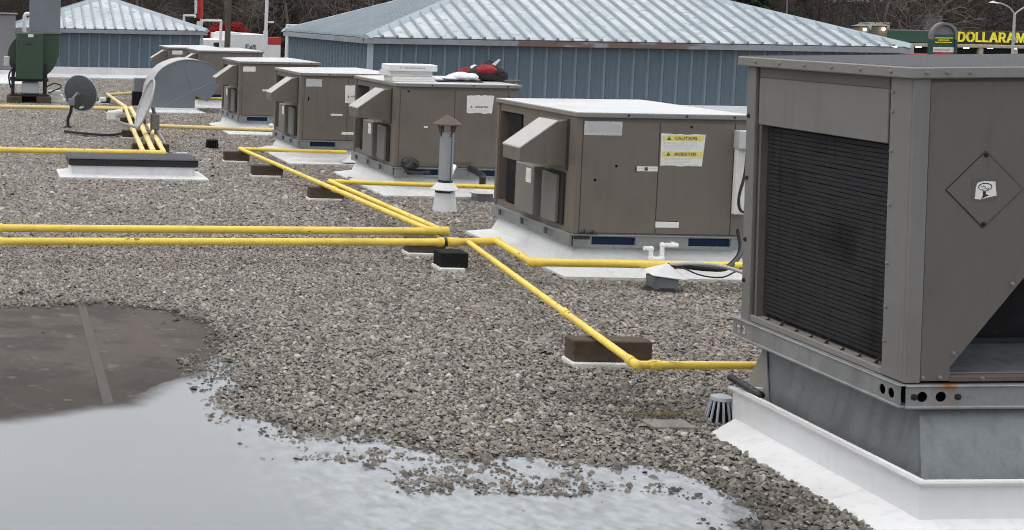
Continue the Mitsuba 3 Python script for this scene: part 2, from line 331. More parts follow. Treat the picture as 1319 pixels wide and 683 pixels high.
def stones(xy, rng, r0, V, F, zb=0.0):
    n = len(xy); k = len(V)
    a = rng.uniform(0, 2 * np.pi, n)
    r = r0 * np.exp(rng.normal(0, .36, n)); sc = np.column_stack([r * rng.uniform(.95, 1.5, n), r * rng.uniform(.7, 1.0, n), r * rng.uniform(.45, .8, n)])
    v = V[None] * (1 + rng.normal(0, .16, (n, k, 3))) * sc[:, None]
    tx, ty = rng.normal(0, .28, n), rng.normal(0, .28, n)
    v[..., 2] += v[..., 0] * tx[:, None] + v[..., 1] * ty[:, None]
    c, s = np.cos(a)[:, None], np.sin(a)[:, None]
    X = v[..., 0] * c - v[..., 1] * s; Y = v[..., 0] * s + v[..., 1] * c
    z = zb + rng.uniform(.002, .016, n)
    P = np.stack([X + xy[:, :1], Y + xy[:, 1:2], v[..., 2] + z[:, None]], -1)
    col = PAL[rng.choice(len(PAL), n, p=PW)] * rng.uniform(.80, 1.20, (n, 1))
    f = F[None] + (np.arange(n) * k)[:, None, None]
    return trimesh.Trimesh(P.reshape(-1, 3), f.reshape(-1, 3), process=False), np.repeat(col, k, 0)
rng = np.random.default_rng(11)
DENS = 4400
def jitter(n, size): return rng.uniform(-size / 2, size / 2, (n, 2))
for g in range(3):
    m, c = stones(jitter(DENS, 1.0), rng, .0080, ICO_V, ICO_F)
    scene[f'gravel_patch_{g}'] = {'type': 'shapegroup', 'stones': mikit.ply(m, 'stone', color=c)}
for g in range(2):
    m, c = stones(jitter(int(4 * 2500), 2.0), rng, .0125, OCT_V, OCT_F)
    scene[f'gravel_far_{g}'] = {'type': 'shapegroup', 'stones': mikit.ply(m, 'stone', color=c)}
count = 0
def inst(grp, x, y):
    global count
    count += 1
    scene[f'gravel__{count:03d}'] = {'type': 'instance', 'group': {'type': 'ref', 'id': grp}, 'to_world': T().translate([x, y, 0]).rotate([0, 0, 1], 90 * int(rng.integers(4)))}
custom = []
near_cant = sg.Polygon([(3.47, 5.4), (7, 5.4), (7, 7.10), (3.62, 7.10), (3.47, 7.03)])
edge_zone = shapely.union_all([shapely.union_all([bare_poly, water_poly, sparse_poly]).buffer(.12), near_cant])
for iy in range(4, 14):
    for ix in range(-6, 11):
        x, y = ix + .5, iy + .5
        if x > .687 * (y + .5) + 1.6 : continue
        cell = sg.box(ix, iy, ix + 1, iy + 1)
        if bare_poly.contains(cell): continue
        if edge_zone.intersects(cell) or cell.distance(sg.Point(3.2, 7.5)) < .6: custom.append((x, y))
        else: inst(f'gravel_patch_{int(rng.integers(3))}', x, y)
for iy in range(7, 21):
    for ix in range(-3, 16):
        x, y = ix * 2 + 1, iy * 2 + 1
        if x > .687 * (y + 1) + 3.2: continue
        inst(f'gravel_far_{int(rng.integers(2))}', x, y)
xy = np.vstack([jitter(DENS, 1.0) + np.array(p) for p in custom])
pts = shapely.points(xy)
inb, ins, ini, inw = (shapely.contains(shapely.prepare(p) or p, pts) for p in (bare_poly, sparse_poly, isl_poly, water_poly.buffer(.02)))
cl = meshkit.fbm(np.column_stack([xy * 7, xy[:, 0] * 0]), 3, 9)
dens = np.where(inb, .0018, 1.0)
dens = np.where(ins | (inw & ~inb), np.clip((cl - .40) * 4.5, .04, .9), dens)
dens = np.where(ini, np.clip((cl - .22) * 5, .25, 1), dens)
patch = np.exp(-(((xy[:, 0] - 3.2) / .35) ** 2 + ((xy[:, 1] - 7.32) / .16) ** 2))
edge = shapely.distance(water_poly.exterior, pts)
near_w = (edge < .16) & ~inb & ~(ins | inw | ini)
dens = np.where(near_w, np.clip((cl - .34) * 5 + edge * 3.0, .15, 1), dens)
dens = np.where(inb & (edge < .14) & (xy[:, 0] > 1.1), np.clip((cl - .46) * 3, .0, .35), dens)
dbe = shapely.distance(bare_poly.exterior, pts)
dens = np.where(inb & (dbe < .16) & (xy[:, 1] > 7.6), np.maximum(dens, .55 * np.clip(1 - dbe / .16, 0, 1) ** 2 * np.clip((cl - .3) * 4, 0, 1)), dens)
dens *= 1 - .55 * np.clip(patch, 0, 1)
dens[shapely.contains(near_cant, pts)] = 0
xy = xy[rng.random(len(xy)) < dens]
m, c = stones(xy, rng, .0080, ICO_V, ICO_F)
k_ = len(c) // len(xy)
dw = shapely.distance(water_poly, shapely.points(xy)); dm = shapely.distance(bare_poly, shapely.points(xy))
wet = .52 * np.exp(-np.minimum(dw, dm) / .15) * np.clip(.45 + 1.6 * (meshkit.fbm(np.column_stack([xy * 4, xy[:, :1] * 0]), 3, 18) - .3), .3, 1) + .62 * np.exp(-(((xy[:, 0] - 3.25) / .42) ** 2 + ((xy[:, 1] - 7.55) / .30) ** 2)) * np.clip((meshkit.fbm(np.column_stack([xy * np.array([2.2, 5.5]), xy[:, :1] * 0]), 3, 15) - .36) * 5, 0, 1) + .30 * np.clip((xy[:, 0] - 2.7) / .3, 0, 1) * np.clip((6.5 - xy[:, 1]) / .4, 0, 1)
c = c * np.repeat(1 - np.clip(wet, 0, .62), k_)[:, None]
sunk = np.where(dw < .002, np.where(shapely.contains(isl_poly, shapely.points(xy)), .0015, .0045), 0.0); v_ = m.vertices.copy(); v_[:, 2] -= np.repeat(sunk, k_); m.vertices = v_
scene['gravel'] = mikit.ply(m, 'stone', color=c)
labels['gravel'] = {'label': 'loose grey brown river gravel spread over the flat roof', 'category': 'gravel', 'kind': 'stuff'}

# ------------------------------------------------------------------ blue metal penthouses
def penthouse(x0, x1, y0, y1, zb, ze, pitch, rib, label, mats=('blue_wall', 'blue_roof'), wall_sides='fl', rib0=0.0):
    t = thing('metal_penthouse', label, 'penthouse')
    core = box(x0 + .06, x1 - .06, y0 + .06, y1 - .06, zb, ze - .02)
    wall = part(t, 'wall', core, 'blue_wall')
    # pans of the front and left walls, each with its rib
    def wall_run(org, ux, L):
        n = int(L / rib); un = np.cross(ux, [0, 0, 1.0])
        for k in range(n + 1):
            a, b = k * rib, min((k + 1) * rib, L)
            if b - a < .03: continue
            w = b - a
            prof = [(0, -.045), (w, -.045), (w, 0), (w - .02, 0)] if w < .12 else [(0, -.045), (w, -.045), (w, 0), (w * .62, 0), (w * .60, .006), (w * .52, .006), (w * .50, 0), (w * .38, 0), (w * .36, .006), (w * .28, .006), (w * .26, 0), (0, 0)]
            m = trimesh.creation.extrude_polygon(sg.Polygon(prof).buffer(0), ze - zb - .03, engine='earcut')
            M = np.eye(4); M[:3, 0] = ux; M[:3, 1] = un; M[:3, 2] = [0, 0, 1]; M[:3, 3] = np.array(org) + np.array(ux) * a
            m.apply_transform(M)
            if np.linalg.det(M[:3, :3]) < 0: m.invert()
            pk = part(t, 'wall_panel', m, 'blue_wall')
            if w >= .12:
                m = trimesh.creation.extrude_polygon(sg.Polygon([(.0, .0005), (.072, .0005), (.052, .042), (.020, .042)]), ze - zb - .04, engine='earcut'); m.apply_transform(M)
                if np.linalg.det(M[:3, :3]) < 0: m.invert()
                part(pk, 'rib', m, 'blue_rib_lit')
    if 'f' in wall_sides: wall_run((x0, y0, zb), (1, 0, 0), x1 - x0)
    if 'l' in wall_sides: wall_run((x0, y1, zb), (0, -1, 0), y1 - y0)
    if 'r' in wall_sides: wall_run((x1, y0, zb), (0, 1, 0), y1 - y0)
    corners = [box(x - .05, x + .05, y - .05, y + .05, zb, ze - .01) for x, y in ((x0, y0), (x1, y0), (x0, y1), (x1, y1))]
    for c in corners: part(wall, 'corner_trim', c, 'blue_trim')
    o = .14
    X0, X1, Y0, Y1 = x0 - o, x1 + o, y0 - o, y1 + o
    W, D = X1 - X0, Y1 - Y0; hr = min(W, D) / 2
    gut = [box(X0 - .01, X1 + .01, Y0 - .03, Y0 + .08, ze - .12, ze - .012), box(X0 - .03, X0 + .08, Y0 + .081, Y1 - .081, ze - .12, ze - .012), box(X1 - .08, X1 + .03, Y0 + .081, Y1 - .081, ze - .12, ze - .012), box(X0 - .01, X1 + .01, Y1 - .08, Y1 + .03, ze - .12, ze - .012)]
    for g_ in gut: part(t, 'eave_trim', g_, 'gutter')
    roof = part(t, 'roof', box(X0 + .1, X1 - .1, Y0 + .1, Y1 - .1, ze - .10, ze - .03), 'blue_trim')
    rg = np.random.default_rng(5)
    def slope(org, ux, uv_, L):
        ux, uv_ = np.array(ux, float), np.array(uv_, float); us = uv_ + np.array([0, 0, pitch]); un = np.cross(ux, us); un /= np.linalg.norm(un)
        H = lambda u: max(0.0, min(u, L - u, hr))
        n = int(L / rib) + 1
        for k in range(n):
            a, b = k * rib, min((k + 1) * rib, L)
            if b - a < .02: continue
            us_ = sorted({a, b} | {u for u in (hr, L - hr, L / 2) if a < u < b})
            loop = [(a, 0), (b, 0)] + [(u, H(u)) for u in reversed(us_)]
            pl = sg.Polygon(loop).buffer(0)
            if pl.is_empty or pl.area < 1e-4: continue
            drop = rg.uniform(-.006, .012)
            m = trimesh.creation.extrude_polygon(pl, .012, engine='earcut')
            r_ = None
            h = H(a + .03)
            if h > .12:
                rp = [(0, 0), (.075, 0), (.056, .055), (.019, .055)]
                r_ = trimesh.creation.extrude_polygon(sg.Polygon(rp), h + .03, engine='earcut')
                M = np.array([[1, 0, 0, a], [0, 0, 1, -.03], [0, 1, 0, .013], [0, 0, 0, 1.0]]); r_.apply_transform(M); r_.invert()
            for q, nm, mt_ in ((m, 'roof_panel', 'blue_roof'), (r_, 'rib', 'roof_rib_shade')):
                if q is None: continue
                v = q.vertices
                q.vertices = np.array(org) + v[:, :1] * ux + v[:, 1:2] * us + v[:, 2:3] * un + un * drop * .2
                if nm == 'roof_panel': rk = part(t, nm, q, mt_)
                else: part(rk, nm, q, mt_)
    slope((X0, Y0, ze), (1, 0, 0), (0, 1, 0), W)
    slope((X0, Y1, ze), (0, -1, 0), (1, 0, 0), D)
    slope((X1, Y0, ze), (0, 1, 0), (-1, 0, 0), D)
    slope((X1, Y1, ze), (-1, 0, 0), (0, -1, 0), W)
    for cx_, cy_, sx, sy in ((X0, Y0, 1, 1), (X1, Y0, -1, 1), (X0, Y1, 1, -1), (X1, Y1, -1, -1)):
        a = np.array([cx_, cy_, ze + .03]); b = a + hr * np.array([sx, sy, pitch])
        d = np.array([-sy, sx, 0]) / math.sqrt(2) * .13; dn = np.array([0, 0, -.045]); u = np.array([0, 0, .045])
        m = hull([a + d + dn, a - d + dn, a + u, a + dn * .5, b + d + dn, b - d + dn, b + u])
        part(roof, 'hip_cap', m, 'blue_trim')
    if abs(W - D) > .1:
        (ax, ay, bx, by) = (X0 + hr, Y0 + hr, X1 - hr, Y0 + hr) if W > D else (X0 + hr, Y0 + hr, X0 + hr, Y1 - hr)
        part(roof, 'ridge_cap', box(ax - .1, bx + .1, ay - .1, by + .1, ze + hr * pitch + .0, ze + hr * pitch + .07), 'blue_trim')
    cb = part(t, 'curb', box(x0 - .10, x1 + .10, y0 - .10, y1 + .10, 0, zb, .01), 'white_membrane')
    c1 = skirt(x0 - .10, x1 + .10, y0 - .10, y1 + .10, .10, .62, .62, .62, .62)
    part(cb, 'cant_strip', c1, 'white_membrane')
    return t
def skirt(x0, x1, y0, y1, z, l, r, f, b, z0=.034):
    """A sloping strip round a rectangle, from height z at the wall down to the roof."""
    lo = [(x0 - l, y0 - f), (x1 + r, y0 - f), (x1 + r, y1 + b), (x0 - l, y1 + b)]; hi = [(x0, y0), (x1, y0), (x1, y1), (x0, y1)]
    v = [(x, y, z0) for x, y in lo] + [(x, y, z) for x, y in hi] + [(x, y, -.02) for x, y in lo]
    f_ = []
    for i in range(4):
        j = (i + 1) % 4
        f_ += [[i, j, j + 4], [i, j + 4, i + 4], [i + 8, j + 8, j], [i + 8, j, i]]
    return trimesh.Trimesh(np.array(v), f_, process=False)
penthouse(7.72, 18.3, 30.25, 38.2, .26, 1.50, .335, .290, 'large blue ribbed metal penthouse with a pale hipped roof behind the row of units')
penthouse(.96, 6.24, 43.5, 48.7, .30, 1.40, .335, .290, 'small blue ribbed metal penthouse with a pyramid roof behind the green fan')

# ------------------------------------------------------------------ rooftop air conditioning units
def loc(t3): XF[0] = t3
def screw_mesh(p, axis, r=.009):
    a = np.array(p, float); d = np.array(axis, float)
    return cat_([cyl(a, a + d * .004, r * 1.5, n=8), cyl(a + d * .004, a + d * .010, r, r * .8, n=6)])
GROUP = 'grey brown rooftop units in the receding row'
def rtu(x0, y0, L, D, H, label, zb=.30, detail=2):
    t = thing('rooftop_unit', label, 'air conditioning unit')
    s = D / 1.8
    y1, x1, zt = y0 + D, x0 + L, zb + H
    M = m3.Manifold.cube([L, D, H]).translate([x0, y0, zb])
    ra, rb = y0 + .655 * D, y0 + .968 * D
    rec = m3.Manifold.cube([.42, rb - ra, H - .12]).translate([x0 - .02, ra, zb + .05])
    body = part(t, 'cabinet', M - rec, 'taupe')
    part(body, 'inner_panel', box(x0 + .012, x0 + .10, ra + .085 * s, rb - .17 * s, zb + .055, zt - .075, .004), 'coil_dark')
    part(body, 'corner_post', box(x0 - .012, x0 + .035, y1 - .045, y1 + .004, zb + .004, zt - .002), 'taupe')
    # front panels with seams between them
    xs_ = [.034, .475 * L, .915 * L, L - .005]
    for a, b in zip(xs_[:-1], xs_[1:]):
        part(t, 'front_panel', box(x0 + a + .003, x0 + b - .003, y0 - .012, y0 + .004, zb + .012, zt - .035, .003), 'taupe')
    part(t, 'corner_post', box(x0 - .010, x0 + .031, y0 - .010, y0 + .16 * s, zb + .004, zt - .006), 'taupe')
    # cap
    o = .026
    cap = part(t, 'cap', box(x0 - o, x1 + o, y0 - o - .008, y1 + o, zt - .004, zt + .033, .005), 'cap_edge')
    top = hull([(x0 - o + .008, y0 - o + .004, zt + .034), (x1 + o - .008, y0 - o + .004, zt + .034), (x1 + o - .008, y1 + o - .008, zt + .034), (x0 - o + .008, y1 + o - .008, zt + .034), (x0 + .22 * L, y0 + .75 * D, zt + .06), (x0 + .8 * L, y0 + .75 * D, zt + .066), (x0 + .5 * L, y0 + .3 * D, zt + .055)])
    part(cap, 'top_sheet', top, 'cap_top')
    if detail > 1:
        for xx in (.28, .62, .9): part(cap, 'screw', screw_mesh((x0 + xx * L, y0 - o - .008, zt + .016), (0, -1, 0), .006), 'steel_dark')
    # hood on the left end
    h0, h1 = y0 + .108 * D, y0 + .320 * D
    e = .37 * s
    P = [(0, .955), (-.09, .935), (-e, .70), (-e, .59), (0, .555)]
    hood = extr([(x, z * H / 1.0) for x, z in P], h1 - h0, (x0 - .001, h1, zb), (1, 0, 0), (0, 0, 1))
    hd = part(t, 'intake_hood', hood, 'taupe')
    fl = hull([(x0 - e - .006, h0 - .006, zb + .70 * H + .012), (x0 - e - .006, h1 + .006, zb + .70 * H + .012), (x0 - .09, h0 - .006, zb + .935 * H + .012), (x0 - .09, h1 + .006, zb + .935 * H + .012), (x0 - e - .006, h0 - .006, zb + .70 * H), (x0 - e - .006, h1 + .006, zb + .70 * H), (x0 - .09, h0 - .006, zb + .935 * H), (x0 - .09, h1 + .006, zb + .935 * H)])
    part(hd, 'sloped_top', fl, 'hood_top_lit')
    part(hd, 'flange', box(x0 - .014, x0 - .001, h0 - .055 * s, h0 - .002, zb + .52 * H, zb + .965 * H, .003), 'taupe_dark')
    # filter doors
    part(t, 'filter_door', box(x0 - .085, x0 - .001, y0 + .365 * D, y0 + .60 * D, zb + .06 * H, zb + .50 * H, .006), 'taupe_door')
    d2 = part(t, 'filter_door', box(x0 - .020, x0 - .001, y0 + .115 * D, y0 + .325 * D, zb + .045 * H, zb + .495 * H, .004), 'taupe_dark')
    part(d2, 'door_sheet', box(x0 - .052, x0 - .021, y0 + .15 * D, y0 + .318 * D, zb + .055 * H, zb + .475 * H, .006), 'taupe_door')
    part(t, 'paper_tag', box(x0 - .088, x0 - .0855, y0 + .395 * D, y0 + .46 * D, zb + .34 * H, zb + .47 * H, 0.0005), 'sticker_white', label='white paper tag')
    # base rail with fork pockets
    rz = .10
    web_f = sg.box(0, 0, L + .01, rz)
    px = [(.11 * L, .36 * L), (.68 * L, .92 * L)]
    for a, b in px: web_f = web_f.difference(sg.box(a, .028, b, .078).buffer(.006))
    rail = part(t, 'base_rail', cat_([extr(web_f, .02, (x0 - .005, y0 + .002, zb - rz), (1, 0, 0), (0, 0, 1)), box(x0 - .02, x1 + .01, y0 - .03, y0 + .03, zb - .008, zb - .001, .002), box(x0 - .006, x1 + .006, y0 + .05, y1 - .05, zb - rz, zb - .002)]), 'rail_grey')
    for a, b in px: part(rail, 'fork_pocket', box(x0 + a, x0 + b, y0 + .0055, y0 + .028, zb - rz + .02, zb - .014, .002), 'slot_blue', label='dark blue fork pocket')
    web_l = sg.box(0, 0, D, rz)
    for a, b in ((.18 * D, .30 * D), (.50 * D, .60 * D), (.80 * D, .90 * D)): web_l = web_l.difference(sg.box(D - b, .025, D - a, .08))
    part(rail, 'side_rail', cat_([extr(web_l, .018, (x0 - .012, y1, zb - rz), (0, -1, 0), (0, 0, 1)), box(x0 - .032, x0 + .02, y0, y1 + .07, zb - .008, zb - .001, .002)]), 'rail_grey')
    part(rail, 'inner_void', box(x0 + .008, x0 + .05, y0 + .04, y1 - .02, zb - rz + .002, zb - .010), 'slot_black')
    # membrane curb and cant strip
    a0 = .035
    cv = skirt(x0 + .02, x1 - .02, y0 + .05, y1 - .08, zb - rz + .004, .045, .045, .065, .08, .072)
    curb = part(t, 'curb', cv, 'white_membrane')
    part(curb, 'cant_strip', skirt(x0 - .024, x1 + .024, y0 - .014, y1 - .002, .074, .18, .27, .375, .14), 'white_membrane')
    return t, dict(x0=x0, y0=y0, L=L, D=D, H=H, zb=zb, zt=zt, x1=x1, y1=y1, s=s)
def plate(t, name, x0, x1, z0, z1, y, m, th=.003, label=None): return part(t, name, box(x0, x1, y - th, y, z0, z1, .0006), m, label=label)
def warning(t, x0, x1, z0, z1, y, words, faded=False):
    """A two-language warning notice: a white sheet with header bars, a triangle, a word and lines of small print."""
    rg = np.random.default_rng(int(x0 * 1000))
    n = 9; top = [(x0 + (x1 - x0) * k / n, z1 + rg.uniform(-.006, .006)) for k in range(n + 1)]; bot = [(x0 + .004 + (x1 - .022 - x0) * k / n, z0 + rg.uniform(-.006, .006)) for k in range(n + 1)]
    sheet = extr(top + bot[::-1], .003, (0, y, 0), (1, 0, 0), (0, 0, 1))
    st = part(t, 'notice', sheet, 'sticker_white', label='torn edged warning notice with a triangle and bold heading')
    h = (z1 - z0); y -= .0032
    for k, w in enumerate(words):
        if not w: continue
        zt = z1 - k * h * .5 - .012
        if not faded: part(st, 'header_band', box(x0 + .012, x1 - .014, y - .0012, y, zt - h * .17, zt, .0003), 'sticker_yellow')
        tx = text(w, h * .098, .0012, (x0 + (x1 - x0) * .30, y - .0014, zt - h * .135), bold=True, width=(x1 - x0) * .50)
        tri = extr(sg.Polygon([(0, 0), (h * .13, 0), (h * .065, h * .12)]).difference(sg.box(h * .057, h * .03, h * .073, h * .08)), .0012, (x0 + (x1 - x0) * .13, y - .0014, zt - h * .14), (1, 0, 0), (0, 0, 1))
        part(st, 'heading', tx, 'ink'); part(st, 'warning_triangle', tri, 'ink')
        lines = [box(x0 + .02, x1 - .05 * rg.uniform(.4, 2.2), y - .001, y, zt - h * (.21 + .045 * j) - h * .012, zt - h * (.21 + .045 * j), .0001) for j in range(5)]
        part(st, 'small_print', cat_(lines), 'ink_pale', kind='stuff')
    return st

# second unit, the largest of the row
u2, d = rtu(4.561, 11.546, 1.305, 1.80, .905, 'grey brown rooftop unit with a yellow and white caution notice, right behind the cone vent', .30)
yf = d['y0'] - .012
plate(u2, 'name_plate', 4.60, 4.89, 1.065, 1.172, yf, 'plate_silver', label='worn silver rating plate')
part(u2, 'name_plate', box(4.635, 4.87, yf - .0042, yf - .0031, 1.085, 1.15, .0003), 'ink_pale')
warning(u2, 5.191, 5.53, .842, 1.085, yf, ('CAUTION', 'AVERTIR'))
k_ = plate(u2, 'serial_label', 5.015, 5.176, .795, .832, yf, 'sticker_white', label='small white serial label')
part(k_, 'print', box(5.075, 5.10, yf - .0045, yf - .0032, .80, .826, .0003), 'ink'); part(k_, 'print', box(5.02, 5.165, yf - .0045, yf - .0032, .815, .819, .0003), 'ink_pale')
plate(u2, 'serial_label', 5.180, 5.36, .362, .412, yf, 'sticker_white', label='cream label near the base'); part(u2, 'label_line', box(5.185, 5.355, yf - .004, yf - .0031, .408, .415, .0003), 'ink')
torn = [hull([(4.575 + .022 * k, yf - .012, .298), (4.60 + .022 * k, yf - .012, .298), (4.585 + .024 * k, yf - .014, .312 + .018 * ((k * 7) % 3)), (4.59 + .022 * k, yf - .003, .30)]) for k in range(7)]
part(u2, 'torn_gasket', cat_(torn + [box(4.555, 4.68, yf - .012, yf + .004, .262, .297, .004)]), 'cable_black', kind='stuff')
part(u2, 'latch', box(5.005, 5.013, yf - .01, yf, .79, .83), 'steel_dark')
for px_, pz_ in ((4.86, .83), (4.70, .72), (5.42, 1.14)): part(u2, 'drill_hole', cyl((px_, yf - .0015, pz_), (px_, yf, pz_), .011, n=10), 'slot_black')
db = part(u2, 'disconnect_box', box(5.745, 5.85, yf - .10, yf, .985, 1.125, .006), 'plate_silver', label='grey electrical disconnect box')
part(db, 'channel', box(5.755, 5.83, yf - .05, yf - .001, .48, .984, .004), 'sticker_white')
part(db, 'whip', tube(bez([(5.81, yf - .09, .98), (5.785, yf - .12, .80), (5.745, yf - .13, .62), (5.77, yf - .12, .52), (5.86, yf - .10, .50)], 8), .011, 8), 'cable_black', True)
yt = d['y0'] - .06
trap = [(5.30, d['y0'] + .02, .245), (5.33, yt, .235), (5.22, yt, .235), (5.22, yt, .135), (5.175, yt, .125), (5.135, yt, .135), (5.135, yt, .205), (5.075, yt - .02, .212)]
tr = part(u2, 'drain_trap', tube(trap, .017, 12), 'pvc', 40, label='white plastic drain trap bent in a u')
for p_ in (trap[2], trap[3], trap[5], trap[6]): part(tr, 'elbow', ball(p_, .022, 2), 'pvc', True)

u3, d = rtu(4.50, 16.42, 1.32, 1.82, .885, 'grey brown rooftop unit behind the cone vent with boxes and a bag on top', .30)
yf = d['y0'] - .012
warning(u3, 5.255, 5.55, .905, 1.10, yf, ('', 'AVERTIR'), True)
plate(u3, 'serial_label', 4.80, 4.84, .735, .755, yf, 'sticker_white')
part(u3, 'drill_hole', cyl((4.62, yf - .0015, 1.13), (4.62, yf, 1.13), .013, n=10), 'slot_black')
plate(u3, 'faded_patch', 5.14, 5.33, .335, .372, yf, 'rust_brown')
part(u3, 'condensate_elbow', tube([(4.86, 15.75, .17), (4.90, 15.80, .22), (4.95, 15.85, .32), (4.99, 15.9, .37), (5.0, 16.42, .36)], .022, 10), 'pvc', 40)
blob = ball((4.65, 16.36, .345), 1, 3, (.10, .045, .07)); blob.vertices += (meshkit.fbm(blob.vertices * 16, 3, 2)[:, None] - .5) * .07
solo('rubber_sleeve', cat_([blob, tube(bez([(4.6, 16.35, .27), (4.72, 16.33, .25), (4.86, 16.34, .26)], 6), .02, 8)]), 'cable_black', 'crumpled black rubber sleeve on the base rail behind the cone vent', 'pipe insulation', True)

u4, d = rtu(4.15, 19.70, 1.27, 1.72, .85, 'grey brown rooftop unit standing left of the unit with boxes on top', .30)
yf = d['y0'] - .012
k = .93
plate(u4, 'name_plate', 4.205, 4.41, 1.005, 1.105, yf, 'plate_silver')
plate(u4, 'serial_label', 4.54, 4.69, .628, .655, yf, 'sticker_white'); plate(u4, 'serial_label', 4.69, 4.85, .385, .42, yf, 'sticker_white')
warning(u4, 4.715, 4.96, .80, 1.03, yf, ('', 'AVERTIR'), True)
part(u4, 'latch', box(4.235, 4.248, yf - .01, yf, .82, .87), 'slot_black')
part(u4, 'condensate_elbow', tube([(4.885, 19.45, .20), (4.885, 19.47, .325), (4.885, 19.6, .33)], .024, 10), 'pvc', 40)
part(u4, 'insulation', tube([(4.82, 19.5, .15), (5.0, 19.52, .17)], .03, 8), 'cable_black', 40)

u5, d = rtu(4.11, 24.2, 1.25, 1.72, .84, 'grey brown rooftop unit in front of the white pillar with the red top', .30)
yf = d['y0'] - .012
plate(u5, 'name_plate', 4.15, 4.35, 1.01, 1.09, yf, 'sticker_white'); plate(u5, 'serial_label', 4.47, 4.62, .70, .73, yf, 'sticker_white')
part(u5, 'drain_stub', ball((4.40, 23.0, .24), .035, 2), 'pvc', True)
u6, d = rtu(4.36, 30.6, 1.28, 1.80, .84, 'grey brown rooftop unit partly hidden behind the curved duct hood', .30, 1)
u7, d = rtu(4.30, 35.2, 1.25, 1.75, .78, 'farthest rooftop unit, its hood seen against the small blue penthouse', .30, 1)
plate(u7, 'name_plate', 4.38, 4.62, .95, 1.04, d['y0'] - .012, 'sticker_white')

# nearest unit, a bigger one on an adapter curb, leaning a little
A = np.eye(4); th = math.radians(-1.45)
A[:3, :3] = [[math.cos(th), 0, math.sin(th)], [0, 1, 0], [-math.sin(th), 0, math.cos(th)]]
piv = np.array([3.72, 6.0, .45]); A[:3, 3] = piv - A[:3, :3] @ piv
XF[0] = A
nu = thing('condensing_unit', 'large grey brown unit in the foreground with a dark coil face and a diamond plate', 'air conditioning unit')
nx, ny, nx1, ny1, nb, nt = 3.735, 6.0, 5.75, 7.30, .520, 1.742
M = m3.Manifold.cube([nx1 - nx, ny1 - ny, nt - nb]).translate([nx, ny, nb])
M -= m3.Manifold.cube([.36, 1.02, .93]).translate([nx - .01, ny + .165, nb + .02])       # coil recess
cut = m3.CrossSection([[(.17, .022), (1.96, .022), (1.96, .94), (.86, .94), (.17, .062)]])
M -= m3.Manifold.extrude(cut, .62).rotate([90, 0, 0]).translate([nx, ny + .60, nb])     # front opening
for ya, yb in ((ny + .147, ny + .171), (ny1 - .097, ny1 - .076)): M -= m3.Manifold.cube([.06, yb - ya, nt - nb - .012]).translate([nx - .02, ya, nb + .004])
nc = part(nu, 'cabinet', M, 'taupe_near')
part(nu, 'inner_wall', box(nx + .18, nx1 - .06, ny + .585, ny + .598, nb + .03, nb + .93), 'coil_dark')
part(nu, 'inner_floor', box(nx + .05, nx1 - .06, ny + .02, ny + .58, nb + .0235, nb + .030, .001), 'galvanised')
part(nu, 'inner_ledge', box(nx + .18, nx1 - .06, ny + .53, ny + .575, nb + .03, nb + .055), 'steel_dark')
fp = sg.Polygon([(.052, .004), (.17, .004), (.17, .062), (.861, .942), (2.0, .942), (2.0, 1.205), (.052, 1.205)])
part(nu, 'front_panel', extr(fp, .010, (nx, ny - .001, nb), (1, 0, 0), (0, 0, 1)), 'taupe_near')
part(nu, 'front_panel', box(nx + .171, nx + 2.0, ny - .012, ny + .012, nb + .0, nb + .021, .002), 'rust_brown', label='rusty strip below the opening')
part(nu, 'corner_post', cat_([box(nx - .014, nx + .050, ny - .014, ny + .002, nb - .005, nt - .002), box(nx - .014, nx + .002, ny + .0021, ny + .145, nb - .005, nt - .002)]), 'taupe_door')
part(nu, 'corner_post', box(nx - .014, nx + .03, ny1 - .075, ny1 + .004, nb - .02, nt - .002), 'taupe_door')
part(nu, 'upper_panel', box(nx - .006, nx + .02, ny + .172, ny1 - .095, nb + .945, nt - .055, .003), 'taupe_door')
part(nu, 'upper_strip', box(nx - .004, nx + .02, ny + .172, ny1 - .095, nt - .052, nt - .003, .002), 'taupe_near')
coil = part(nu, 'coil', box(nx + .047, nx + .10, ny + .17, ny + 1.18, nb + .02, nb + .945), 'coil_dark')
rg = np.random.default_rng(3)
fins = []
for k in range(46):
    z = nb + .045 + k * .0198
    a, b = ny + .172, ny + 1.178
    seg = np.linspace(a, b, 9); off = rg.normal(0, .0006, 9)
    for q in range(8): fins.append(hull([(nx + .03, seg[q], z + off[q]), (nx + .03, seg[q + 1], z + off[q + 1]), (nx + .05, seg[q], z + off[q] + .006), (nx + .05, seg[q + 1], z + off[q + 1] + .006), (nx + .03, seg[q], z + off[q] + .0168), (nx + .03, seg[q + 1], z + off[q + 1] + .0168)]))
part(coil, 'fin', cat_(fins), 'coil_fin', kind='stuff')
for k in (1, 3, 5): part(coil, 'fin_support', box(nx + .0345, nx + .038, ny + .26 + k * .14, ny + .266 + k * .14, nb + .03, nb + .94, .001), 'coil_fin')
lg = part(nu, 'coil_ledge', box(nx - .012, nx + .08, ny + .15, ny1 - .08, nb - .008, nb + .022, .003), 'cap_edge')
for k in range(8): part(lg, 'clip', hull([(nx - .002, ny + .21 + k * .125, nb + .0225), (nx + .012, ny + .21 + k * .125, nb + .0225), (nx - .002, ny + .222 + k * .125, nb + .0225), (nx + .012, ny + .222 + k * .125, nb + .0225), (nx + .014, ny + .205 + k * .125, nb + .036 + .012 * (k % 3 == 0)), (nx + .022, ny + .22 + k * .125, nb + .036 + .012 * (k % 3 == 0))]), 'steel_dark')
cp = part(nu, 'cap', box(nx - .042, nx1 + .05, ny - .034, ny1 + .05, nt - .002, nt + .044, .005), 'cap_edge')
